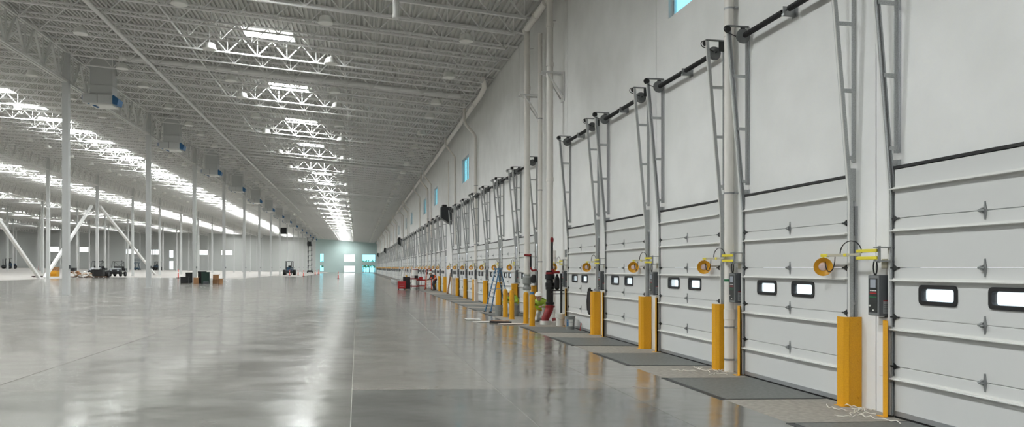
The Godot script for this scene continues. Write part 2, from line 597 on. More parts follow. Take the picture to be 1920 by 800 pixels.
func build_walls() -> void:
	# dock wall: tilt-up panels with door openings and high windows
	var wall := struct_node("wall_right")
	var holes := []
	for i in range(-7, 70):
		if has_door(i) and door_near(i) + 2.74 < T_END - 1:
			holes.append([door_near(i) + .08, door_near(i) + 2.66, -1.0, 2.66])
	for t in wall_windows():
		holes.append([t - 1.5, t + 1.5, 6.9, 8.4])
	var edge := [T_BACK]
	var e := 8.66 - PITCH * 8
	while e < T_END:
		if e > T_BACK + 1: edge.append(e)
		e += PITCH * 2
	edge.append(T_END + .3)
	for k in edge.size() - 1:
		var mb := MB.new()
		for r in rects(edge[k] + .009, edge[k + 1] - .009, -.6, 12.4, holes):
			mb.box(Vector3(WALL, r[2], -r[1]), Vector3(WALL + .2, r[3], -r[0]))
		put("wall_panel", mb, M.wall_paint, wall)
		put("panel_joint", MB.new().box(Vector3(WALL + .03, 2.9, -edge[k] - .05), Vector3(WALL + .21, 12.4, -edge[k] + .05)), M.wall_paint, wall)
	# end wall with glazing, dock windows far to the left
	var end := struct_node("wall_end")
	var eh := end_windows()
	var ue := [7.0, -13.5, -30.0, -46.5, -63.0, -79.5, -96.0, -113.0]
	for k in ue.size() - 1:
		var mb := MB.new()
		for r in rects(ue[k + 1] + .01, ue[k] - .01, -.6, 15.5, eh):
			mb.box(Vector3(r[0], r[2], -T_END - .25), Vector3(r[1], r[3], -T_END))
		put("wall_panel", mb, M.end_painted_light if k == 0 else M.end_paint, end)  # panel nearest the docks has the glazing's aqua light in its colour
		put("panel_joint", MB.new().box(Vector3(ue[k] - .1, -.6, -T_END - .25), Vector3(ue[k] + .1, 15.5, -T_END - .03)), M.end_paint, end)
	var left := struct_node("wall_left")
	put("wall_panel", MB.new().box(Vector3(-112.9, -.6, -T_END - .3), Vector3(-112.6, 15.5, -T_BACK)), M.wall_paint, left)
	var back := struct_node("wall_back")
	put("wall_panel", MB.new().box(Vector3(-112.9, -.6, -T_BACK), Vector3(7, 15.5, -T_BACK + .3)), M.wall_paint, back)
	# window frames, mullions and panes
	var proto: Node3D = null
	for t in wall_windows():
		if proto == null:
			proto = struct_node("window_1")
			proto.position = P(WALL, 0, t)
			var f := MB.new()
			f.box(Vector3(.1, 6.9, -1.5), Vector3(.17, 6.97, 1.5)); f.box(Vector3(.1, 8.33, -1.5), Vector3(.17, 8.4, 1.5))
			f.box(Vector3(.1, 6.97, -1.5), Vector3(.17, 8.33, -1.43)); f.box(Vector3(.1, 6.97, 1.43), Vector3(.17, 8.33, 1.5))
			put("window_frame", f, M.aluminium, proto)
			put("mullion", MB.new().box(Vector3(.1, 6.97, -.035), Vector3(.17, 8.33, .035)), M.aluminium, proto)
			for s in [-1.0, 1.0]:
				put("pane", MB.new().box(Vector3(.13, 6.97, s * .73 - .69), Vector3(.14, 8.33, s * .73 + .69)), M.tinted_glass, proto)
		else:
			var o: Node3D = proto.duplicate()
			o.name = "window_%d" % (wall_windows().find(t) + 1)
			add_child(o, true)
			o.position = P(WALL, 0, t)
	var n := wall_windows().size()
	for h in eh:
		n += 1
		var o := struct_node("window_%d" % n)
		var w: float = h[1] - h[0]; var hh: float = h[3] - h[2]
		o.position = P((h[0] + h[1]) * .5, (h[2] + h[3]) * .5, T_END)
		var f := MB.new()
		var x := w * .5; var y := hh * .5; var b := .08
		f.box(Vector3(-x, -y, -.2), Vector3(x, -y + b, -.1)); f.box(Vector3(-x, y - b, -.2), Vector3(x, y, -.1))
		f.box(Vector3(-x, -y + b, -.2), Vector3(-x + b, y - b, -.1)); f.box(Vector3(x - b, -y + b, -.2), Vector3(x, y - b, -.1))
		put("window_frame", f, M.aluminium, o)
		put("pane", MB.new().box(Vector3(-x + b, -y + b, -.155), Vector3(x - b, y - b, -.145)), M.clear_glass if h[4] == 0 else M.tinted_glass, o)

func end_windows() -> Array:   # [u0, u1, y0, y1, tinted]
	var w := [[-4.4, -.7, 3.7, 6.2, 0], [-4.4, -.7, .25, 2.4, 0], [1.6, 5.9, 3.6, 6.2, 1], [1.6, 5.9, .1, 2.6, 1], [-12.1, -10.9, 3.6, 6.4, 1], [-12.1, -10.9, .5, 2.5, 1]]
	w.append_array([[-93.4, -90.6, 6.6, 8.3, 0], [-86.0, -82.0, 6.6, 8.2, 0], [-71.6, -70.0, 6.0, 7.6, 0], [-69.6, -68.0, 6.0, 7.6, 0], [-64.8, -61.4, 5.8, 7.5, 0], [-58.8, -57.5, 4.9, 7.3, 0], [-58.8, -57.5, 1.1, 3.9, 0], [-50.4, -46.8, 5.8, 7.5, 0], [-43.2, -39.6, 5.8, 7.4, 0]])
	return w

func build_outside() -> void:
	var g := struct_node("ground_outside")
	put("dock_apron", MB.new().box(Vector3(6.7, -1.6, -420), Vector3(200, -1.4, 60)), M.apron, g)
	put("end_yard", MB.new().box(Vector3(-160, -.7, -420), Vector3(6.7, -.55, -T_END - .4)), M.apron, g)
	var rng := RandomNumberGenerator.new()
	rng.seed = 12
	for k in 6:
		var u: float = [2.2, 4.6, 6.4, 3.4, -12.6, -11.0][k]
		var t: float = [300.0, 306.0, 298.0, 315.0, 305.0, 300.0][k]
		var yb := -1.4 if u > 6.7 else -.55
		var o := thing("tree", "leafy tree standing outside beyond the end wall glazing", "tree", P(u, yb, t), 0, "trees outside the end wall")
		put("trunk", MB.new().lathe([[.16, 0], [.11, 1.6], [.06, 3.4]], Transform3D(), 8), M.trunk, o)
		var f := MB.new()
		for q in 70:
			var d := Vector3(rng.randf_range(-1, 1), rng.randf_range(-1, 1), rng.randf_range(-1, 1)).normalized()
			var c: Vector3 = Vector3(0, 3.6, 0) + d * Vector3(1.5, 1.9, 1.5) * rng.randf_range(.4, 1.0)
			var s := rng.randf_range(.2, .4)
			f.obox(Transform3D(Basis.from_euler(Vector3(rng.randf() * 3, rng.randf() * 3, 0)), c), Vector3(s, s * .5, s))
		put("foliage", f, M.leaves, o)

# ------------------------------------------------------------------ columns
func columns() -> void:
	for i in range(1, 7):
		var u: float = RU[i]
		var proto: Node3D = null
		for k in range(-2, 18):
			var t := COL0 + BAY * k
			if t < T_BACK + 1 or t > T_END - 1: continue
			if k < 1 and i > 1: continue
			if i >= 3 and t < 60: continue
			if proto == null:
				var h := yr(u) - yf(u) - .28
				proto = thing("column", "white square steel column carrying a roof girder", "column", F(u, t), 0, "white steel columns in rows")
				put("shaft", MB.new().bevel(Vector3(-.14, .02, -.14), Vector3(.14, h, .14), .012), M.column_grey, proto)
				put("base_plate", MB.new().box(Vector3(-.2, -.01, -.2), Vector3(.2, .025, .2)), M.column_grey, proto)
				if i == 1: put("receptacle", MB.new().bevel(Vector3(.14, 1.25, -.05), Vector3(.21, 1.42, .07), .01), M.box_grey, proto)
			else:
				copy(proto, F(u, t))
	# raking braces on the second column row
	brace(P(-30.52, .62, 84.2), P(-30.52, 8.9, 98.1), "white diagonal brace rising from the floor to the right behind the yellow machine")
	brace(P(-30.52, .62, 83.0), P(-30.52, 8.9, 69.1), "white diagonal brace rising from the floor to the left behind the yellow machine")
	brace(P(-30.52, .62, 127.0), P(-30.52, 9.1, 101.0), "long white diagonal brace falling to the floor beside two black utility vehicles")

func brace(a: Vector3, b: Vector3, label: String) -> void:
	var o := thing("brace", label, "brace", a)
	put("tube", MB.new().bar(Vector3.ZERO, b - a, .26), M.steel_white, o)
	put("base_plate", MB.new().box(Vector3(-.24, -.06, -.45), Vector3(.24, .05, .45)), M.steel_white, o)

# ------------------------------------------------------------------ dock doors
var YW := 0.0
func docks() -> void:
	YW = yf(WALL)
	var W := 2.74
	# prototypes are built at the first door, the rest are copies
	var near_set: Array = []
	var far_set: Array = []
	for i in range(0, 70):
		if not has_door(i): continue
		var tc := door_near(i) + W * .5
		if tc + 2 > T_END: break
		var at := P(WALL, YW, tc)
		if i < 17:
			if near_set.is_empty(): near_set = dock_set(at, true)
			else:
				for o in near_set: copy(o, at)
		else:
			if far_set.is_empty(): far_set = dock_set(at, false)
			else:
				for o in far_set: copy(o, at)

func dock_set(at: Vector3, full: bool) -> Array:
	var out := []
	var h := 1.37                # half width
	# --- door leaf
	var d := thing("dock_door", "white sectional dock door with two small black-framed windows", "door", at, 0, "sectional dock doors along the dock wall")
	out.append(d)
	var xs := [-.09, -.04]
	var sec := .594
	for k in 5:
		var y0 := .03 + sec * k; var y1 := y0 + sec - .006
		var m := MB.new()
		if k == 2:
			var hs := []
			for w in windows_at(): hs.append([w[0] + .03, w[1] - .03, .03 + sec * 2 + .20, .03 + sec * 2 + .36])
			for r in rects(-h, h, y0, y1, hs): m.box(Vector3(xs[0], r[2], r[0]), Vector3(xs[1], r[3], r[1]))
		else:
			m.bevel(Vector3(xs[0], y0, -h), Vector3(xs[1], y1, h), .005)
		if k < 4: m.box(Vector3(-.072, y1 - .02, -h), Vector3(-.055, y1 + .004, h))   # tongue in the joint
		put("panel", m, M.door_white, d)
	for k in 5:   # stiffening struts, 15 cm under each joint
		var y: float = .03 + sec * (k + 1) - .15 if k < 4 else .03 + sec * 5 - .24
		var m := MB.new()
		m.prism([Vector2(-.148, -.004), Vector2(-.145, -.012), Vector2(-.093, -.008), Vector2(-.093, -.03), Vector2(-.0895, -.03), Vector2(-.0895, .025), Vector2(-.093, .025), Vector2(-.093, .006), Vector2(-.145, .005)], Transform3D(Basis(), Vector3(0, y, -h - .03)), 2 * h + .06)
		put("strut", m, M.strut_white, d)
	for w in windows_at():
		var y0 := .03 + sec * 2 + .165; var y1 := .03 + sec * 2 + .395
		var f := MB.new()
		var outer := round_rect(w[0], w[1], y0, y1, .05); var inner := round_rect(w[0] + .045, w[1] - .045, y0 + .045, y1 - .045, .03)
		for k in outer.size():
			var k2 := (k + 1) % outer.size()
			var a: Vector2 = outer[k]; var b: Vector2 = outer[k2]; var c: Vector2 = inner[k2]; var e: Vector2 = inner[k]
			f.oq(Vector3(-.105, a.y, a.x), Vector3(-.105, b.y, b.x), Vector3(-.105, c.y, c.x), Vector3(-.105, e.y, e.x), Vector3(5, (y0 + y1) * .5, (w[0] + w[1]) * .5))
			f.oq(Vector3(-.105, a.y, a.x), Vector3(-.105, b.y, b.x), Vector3(-.088, b.y, b.x), Vector3(-.088, a.y, a.x), Vector3(-.1, (y0 + y1) * .5, (w[0] + w[1]) * .5))
			f.quad(Vector3(-.105, e.y, e.x), Vector3(-.105, c.y, c.x), Vector3(-.04, c.y, c.x), Vector3(-.04, e.y, e.x))
		var wf := put("window_frame", f, M.black_rubber, d)
		put("pane", MB.new().box(Vector3(-.072, y0 + .03, w[0] + .03), Vector3(-.066, y1 - .03, w[1] - .03)), M.clear_glass, wf)
	put("top_seal", MB.new().box(Vector3(-.1, .03 + sec * 5, -h - .02), Vector3(.0, .03 + sec * 5 + .035, h + .02)), M.black_rubber, d)
	put("bottom_seal", MB.new().box(Vector3(-.085, -.005, -h), Vector3(-.045, .03, h)), M.black_rubber, d)
	put("bottom_rail", MB.new().box(Vector3(-.098, .03, -h), Vector3(-.09, .09, h)), M.aluminium, d)
	for k in 4:
		var y := .03 + sec * (k + 1) - .003
		put("hinge", hinge(y, 0.0), M.zinc, d)
		if full:
			for s in [-1.0, 1.0]:
				var r := MB.new()
				r.bar(Vector3(-.10, y, s * (h - .09)), Vector3(-.10, y, s * (h + .07)), .018)
				r.prism([Vector2(0, -.04), Vector2(.07, 0), Vector2(0, .04)], Transform3D(Basis(Vector3(0, 0, -s), Vector3.UP, Vector3(s, 0, 0)), Vector3(-.105, y, s * (h + .0))), .012 * s)
				put("roller_bracket", r, M.dark_steel, d)
	# --- lift tracks either side, leaning away from the wall above the door
	for s in [-1.0, 1.0]:
		var lt := thing("lift_track", "galvanised door lift track leaning off the wall above %s of a dock door" % ("the control-box side" if s < 0 else "the plain side"), "track", at, 0, "galvanised lift tracks beside the dock doors")
		var z: float = s * (h + .05)
		var a := MB.new()
		a.box(Vector3(-.035, .0, z - .012 * s - .006), Vector3(-.002, 2.62, z - .012 * s + .006)); a.box(Vector3(-.014, .0, minf(z, z + s * .05)), Vector3(-.002, 2.62, maxf(z, z + s * .05)))
		put("lower_angle", a, M.galvanised, lt)
		var b := MB.new()
		b.box(Vector3(-.075, 2.69, z - .006), Vector3(-.002, 3.12, z + .006)); b.box(Vector3(-.014, 2.69, minf(z, z - s * .05)), Vector3(-.002, 3.12, maxf(z, z - s * .05)))
		put("jamb_angle", b, M.galvanised, lt)
		var u := MB.new()
		u.box(Vector3(-.06, 3.2, z - .006), Vector3(-.002, 5.84, z + .006)); u.box(Vector3(-.014, 3.2, minf(z, z - s * .05)), Vector3(-.002, 5.84, maxf(z, z - s * .05)))
		put("upper_angle", u, M.galvanised, lt)
		var tr := MB.new()
		var pts := [Vector3(-.07, .02, z), Vector3(-.08, 2.70, z), Vector3(-.36, 5.84, z)]
		for k in 2:
			for q in [-1.0, 1.0]:
				tr.bar(pts[k] + Vector3(q * .026, 0, 0), pts[k + 1] + Vector3(q * .026, 0, 0), .036, .01)
			tr.bar(pts[k] + Vector3(0, 0, s * .018), pts[k + 1] + Vector3(0, 0, s * .018), .006, .056)
		put("track", tr, M.galvanised, lt)
		var lo_edge := MB.new()
		lo_edge.bar(pts[0] + Vector3(-.036, 0, s * .02), pts[1] + Vector3(-.036, 0, s * .02), .03, .01)
		lo_edge.bar(pts[1] + Vector3(-.036, 0, s * .02), pts[2] + Vector3(-.036, 0, s * .02), .03, .01)
		put("track_lip", lo_edge, M.strut_white, lt)
		for y in [3.26, 4.14, 5.02]:
			var tx: float = lerpf(-.08, -.36, (y - 2.70) / 3.14)
			put("rung", MB.new().box(Vector3(tx, y - .025, z - .012), Vector3(-.05, y + .025, z + .012)), M.galvanised, lt)
		for y in [.55, 1.35, 2.2]:
			put("track_clip", MB.new().box(Vector3(-.06, y - .03, z - .01), Vector3(-.01, y + .03, z + .014)), M.galvanised, lt)
		put("top_bracket", MB.new().box(Vector3(-.38, 5.845, z - .022), Vector3(-.003, 5.865, z + .022)), M.box_edge, lt)
		put("bearing_plate", MB.new().box(Vector3(-.14, 5.66, z + s * .012 - .004), Vector3(-.003, 5.84, z + s * .012 + .004)), M.dark_steel, lt)
		if full:
			put("sheave", MB.new().lathe([[0, -.02], [.055, -.02], [.045, 0], [.055, .02], [0, .02]], Transform3D(Basis(Vector3.RIGHT, PI / 2), Vector3(-.38, 5.80, z)), 12), M.black_metal, lt)
			var loop := []
			for k in 9:
				var an := PI * .5 + PI * k / 8.0
				loop.append(Vector3(-.39 + cos(an) * .07, 5.79 + sin(an) * .06, z - s * .03))
			loop.append(Vector3(-.22, 5.67, z - s * .03))
			put("cable", MB.new().tube(loop, .008, 6), M.black_rubber, lt)
		out.append(lt)
	# --- counterbalance spring and drums on the wall
	var sp := thing("torsion_spring", "black coil torsion spring on its shaft high above a dock door", "spring", at, 0, "torsion springs above the dock doors")
	out.append(sp)
	put("shaft", MB.new().tube([Vector3(-.16, 5.66, -h - .02), Vector3(-.16, 5.66, h + .02)], .013, 8), M.dark_steel, sp)
	for s in [-1.0, 1.0]:
		put("drum", MB.new().lathe([[0, -.03], [.125, -.03], [.105, -.01], [.105, .02], [.06, .03], [0, .03]], Transform3D(Basis(Vector3.RIGHT, s * PI / 2), Vector3(-.16, 5.66, s * (h - .04))), 18), M.box_edge, sp)
		var prof := []
		var n := 30 if full else 10
		for k in n + 1:
			var y := .09 + 1.12 * k / n
			prof.append([.036, y]); prof.append([.047, y + .3 * 1.12 / n]); prof.append([.047, y + .6 * 1.12 / n])
		put("coil", MB.new().lathe(prof, Transform3D(Basis(Vector3.RIGHT, s * PI / 2), Vector3(-.16, 5.66, 0)), 10 if full else 6), M.black_rubber, sp)
	var br := MB.new()
	br.box(Vector3(-.02, 5.56, -.07), Vector3(-.003, 5.76, .07)); br.box(Vector3(-.21, 5.58, -.035), Vector3(-.02, 5.61, .035)); br.box(Vector3(-.21, 5.58, -.006), Vector3(-.02, 5.72, .006))
	put("center_bracket", br, M.zinc, sp)
	# --- yellow track guards (fitted so far only at the nearer doors)
	for s in ([-1.0, 1.0] if full else []):
		var tg := thing("track_guard", "yellow steel guard around the foot of %s" % ("the door track under a control box" if s < 0 else "the door track across from the control box"), "guard", at, 0, "yellow track guards")
		var z0: float = s * (h + .005); var z1: float = s * (h + (.15 if s < 0 else .18))
		var gx := -.17 if s < 0 else -.23
		var m := MB.new()
		var pr := [Vector2(gx - .01, z0), Vector2(gx, z1 - s * .05), Vector2(gx + .045, z1), Vector2(-.006, z1)]
		for k in 3:
			var a: Vector2 = pr[k]; var b: Vector2 = pr[k + 1]
			var dd := (b - a).normalized(); var nn := Vector2(-dd.y, dd.x) * .004
			m.prism([a - nn, b - nn, b + nn, a + nn], Transform3D(Basis(Vector3.RIGHT, Vector3(0, 0, 1), Vector3(0, -1, 0)), Vector3(0, 1.17, 0)), 1.17)
		put("shell", m, M.safety_yellow, tg)
		put("foot_plate", MB.new().box(Vector3(gx - .06, -.002, minf(z0, z1)), Vector3(gx - .01, .012, maxf(z0, z1))), M.safety_yellow, tg)
		var lin := MB.new()
		lin.box(Vector3(gx + .05, .01, minf(z1 - s * .012, z1 - s * .007)), Vector3(-.01, 1.16, maxf(z1 - s * .012, z1 - s * .007)))
		put("lining", lin, M.maroon_primer, tg)
		if full:
			for y in [.12, .6, 1.08]:
				put("bolt", MB.new().lathe([[.016, 0], [.016, .01], [0, .012]], Transform3D(Basis(Vector3.RIGHT, s * PI / 2), Vector3(-.05, y, z1 + s * .004)), 6), M.safety_yellow, tg)
		out.append(tg)
	# --- swing-arm dock light fixed beside the far track
	out.append(dock_light(at, h, full))
	# --- control box
	var cb := thing("control_box", "dark grey dock control box with a display on the pier between doors", "control box", at, 0, "dock control boxes")
	var zc := -(h + .225)
	put("housing", MB.new().bevel(Vector3(-.20, 1.22, zc - .105), Vector3(-.004, 1.72, zc + .105), .008), M.box_grey, cb)
	var fp := put("face", MB.new().bevel(Vector3(-.212, 1.225, zc - .1), Vector3(-.2, 1.715, zc + .1), .004), M.box_edge, cb)
	put("keypad", MB.new().box(Vector3(-.216, 1.26, zc - .075), Vector3(-.212, 1.68, zc + .075)), M.box_face, fp)
	put("display", MB.new().box(Vector3(-.22, 1.565, zc - .05), Vector3(-.216, 1.665, zc + .05)), M.screen_grey, fp)
	if full:
		put("red_stripe", MB.new().box(Vector3(-.219, 1.49, zc - .06), Vector3(-.216, 1.505, zc + .065)), M.red, fp)
		put("green_stripe", MB.new().box(Vector3(-.219, 1.445, zc - .065), Vector3(-.216, 1.455, zc + .065)), M.green, fp)
		for k in 3:
			put("key", MB.new().box(Vector3(-.219, 1.522, zc - .055 + k * .042), Vector3(-.216, 1.534, zc - .055 + k * .042 + .03)), M.paper, fp)
		put("knob", MB.new().lathe([[.012, 0], [.01, .015], [0, .016]], Transform3D(Basis(Vector3(0, 0, 1), PI / 2), Vector3(-.216, 1.34, zc - .055)), 10), M.paper, fp)
		put("logo", MB.new().box(Vector3(-.219, 1.278, zc - .012), Vector3(-.216, 1.296, zc + .018)), M.paper, fp)
		var sti := put("sticker", MB.new().box(Vector3(-.155, 1.25, zc + .1045), Vector3(-.03, 1.41, zc + .107)), M.grey_label, cb)
		put("red_header", MB.new().box(Vector3(-.155, 1.40, zc + .1065), Vector3(-.03, 1.412, zc + .1085)), M.red, sti)
		for k in 5:
			put("print_line", MB.new().box(Vector3(-.145, 1.27 + k * .022, zc + .1065), Vector3(-.045, 1.276 + k * .022, zc + .108)), M.box_grey, sti)
		put("outlet_box", MB.new().bevel(Vector3(-.09, 1.80, zc - .02), Vector3(-.004, 1.92, zc + .09), .006), M.arm_grey, cb)
		put("conduit", MB.new().tube([Vector3(-.04, 1.71, zc + .03), Vector3(-.04, 1.81, zc + .03)], .014, 8), M.pvc_white, cb)
		for k in 2:
			put("conduit", MB.new().tube([Vector3(-.035, 0, zc + .0 + .06 * k), Vector3(-.035, 1.23, zc + .0 + .06 * k)], .016, 8), M.pvc_white, cb)
		put("junction_box", MB.new().bevel(Vector3(-.09, 1.10, zc - .07), Vector3(-.004, 1.20, zc + .1), .006), M.pvc_white, cb)
		put("wall_plate", MB.new().bevel(Vector3(-.014, .46, zc - .16), Vector3(-.003, .58, zc - .08), .003), M.pvc_white, cb)
	out.append(cb)
	# --- leveler plate set in the floor strip
	var lv := thing("dock_leveler", "dark grey dock leveler plate in the floor before a dock door", "leveler", at, 0, "dock leveler plates")
	put("deck_plate", lev(-1.58, -.1, -1.1, .9, .006), M.leveler_plate, lv)
	put("hinge_strip", lev(-1.68, -1.59, -1.1, .9, .004), M.dark_steel, lv)
	for q in [[.9, .925], [-1.125, -1.1]]:
		put("curb_angle", lev(-1.68, -.1, q[0], q[1], .007), M.dark_steel, lv)
	out.append(lv)
	return out

func lev(x0: float, x1: float, z0: float, z1: float, up: float) -> MB:   # a plate lying on the sloping floor strip
	var l := Vector2(x0, x1)
	var c := (x0 + x1) * .5
	var b := Basis(Vector3(0, 0, 1), -atan(.026))
	return MB.new().obox(Transform3D(b, Vector3(c, -.026 * c + up - .01, (z0 + z1) * .5)), Vector3(l.y - l.x, .02, z1 - z0))

func windows_at() -> Array: return [[-.95, -.37], [.05, .63]]
func round_rect(z0: float, z1: float, y0: float, y1: float, r: float) -> Array:
	var out := []
	for q in [[z1 - r, y1 - r, 0], [z0 + r, y1 - r, 1], [z0 + r, y0 + r, 2], [z1 - r, y0 + r, 3]]:
		for k in 4:
			var a: float = PI * .5 * (q[2] + k / 3.0)
			out.append(Vector2(q[0] + cos(a) * r, q[1] + sin(a) * r))
	return out
func hinge(y: float, z: float) -> MB:
	var m := MB.new()
	m.prism([Vector2(-.028, 0), Vector2(-.02, -.02), Vector2(-.008, -.095), Vector2(.008, -.095), Vector2(.02, -.02), Vector2(.028, 0), Vector2(.02, .02), Vector2(.008, .095), Vector2(-.008, .095), Vector2(-.02, .02)], Transform3D(Basis(Vector3(0, 0, 1), Vector3.UP, Vector3(-1, 0, 0)), Vector3(-.092, y, z)), .008)
	m.prism([Vector2(0, -.03), Vector2(.05, -.006), Vector2(.05, .006), Vector2(0, .03)], Transform3D(Basis(Vector3(-1, 0, 0), Vector3.UP, Vector3(0, 0, -1)), Vector3(-.1, y, z - .012)), .03)
	m.tube([Vector3(-.135, y, z - .03), Vector3(-.135, y, z + .03)], .009, 6)
	return m

func dock_light(at: Vector3, h: float, full: bool) -> Node3D:
	var o := thing("dock_light", "yellow swing-arm dock light with a round lamp head beside a dock door", "lamp", at, 0, "yellow swing-arm dock lights")
	var y := 1.975; var x := -.24
	var z0 := -(h + .10); var z1 := z0 - .36; var z2 := z1 - .78
	put("mount", MB.new().box(Vector3(-.30, y - .09, z0 - .01), Vector3(-.06, y - .075, z0 + .06)).box(Vector3(-.30, y + .075, z0 - .01), Vector3(-.06, y + .09, z0 + .06)).tube([Vector3(x, y - .1, z0 + .02), Vector3(x, y + .1, z0 + .02)], .018, 8), M.zinc, o)
	for s in [-1.0, 1.0]:
		put("arm", MB.new().bevel(Vector3(x - .02, y + s * .045 - .02, z1 - .04), Vector3(x + .02, y + s * .045 + .02, z0), .004), M.arm_yellow, o)
	var ex := put("extension", MB.new().bevel(Vector3(x - .016, y - .016, z2), Vector3(x + .016, y + .016, z1 + .02), .004), M.arm_grey, o)
	put("end_sleeve", MB.new().bevel(Vector3(x - .021, y - .02, z2 - .02), Vector3(x + .021, y + .02, z2 + .12), .004), M.arm_yellow, ex)
	put("mid_sleeve", MB.new().bevel(Vector3(x - .021, y - .02, z1 - .3), Vector3(x + .021, y + .02, z1 - .24), .004), M.arm_yellow, ex)
	var dir := Vector3(-.45, -.08, 1).normalized()
	var xx := Vector3.UP.cross(dir).normalized()
	var hx := Transform3D(Basis(xx, dir, xx.cross(dir)), Vector3(x - .01, y - .15, z2 + .02))
	var prof := [[0, -.10], [.035, -.10], [.045, -.05], [.075, -.02], [.12, .03], [.125, .035], [.118, .033], [.058, -.004], [.0, -.004]]
	var head := put("lamp_head", MB.new().lathe(prof, hx, 20 if full else 8), M.lamp_yellow, o)
	put("lens", MB.new().lathe([[.056, .0], [.052, .01], [.03, .017], [0, .018]], hx, 16 if full else 8), M.lens, head)
	put("yoke", MB.new().bar(Vector3(x, y - .02, z2 + .02), Vector3(x - .01, y - .06, z2 + .02), .02), M.arm_yellow, o)
	if full:
		var c := []
		for k in 13:
			var a := PI * k / 12.0
			c.append(Vector3(x, y + .02 + sin(a) * .16, z1 - .17 + cos(a) * .22 - .0))
		put("cord", MB.new().tube(c, .007, 6), M.black_rubber, o)
		c = []
		for k in 11:
			var a := PI * k / 10.0
			c.append(Vector3(x, y - .02 - sin(a) * .17 - (.06 * k / 10.0), z2 + .28 - .11 * (1 - cos(a)) + .0))
		put("cord", MB.new().tube(c, .007, 6), M.black_rubber, o)
		c = []
		for k in 15:
			var a := TAU * k / 14.0
			c.append(Vector3(x + .02, y - .16 - cos(a) * -.09, z0 - .08 + sin(a) * .035))
		put("cord_loop", MB.new().tube(c, .009, 6), M.black_rubber, o)
	return o

# ------------------------------------------------------------------ pipes on the dock wall
func elbow(a: Vector3, corner: Vector3, b: Vector3, r: float, n := 6) -> Array:
	var p := corner + (a - corner).normalized() * r; var q := corner + (b - corner).normalized() * r
	var out := []
	for k in n + 1:
		var s := float(k) / n
		out.append(p * (1 - s) * (1 - s) + corner * 2 * s * (1 - s) + q * s * s)
	return out

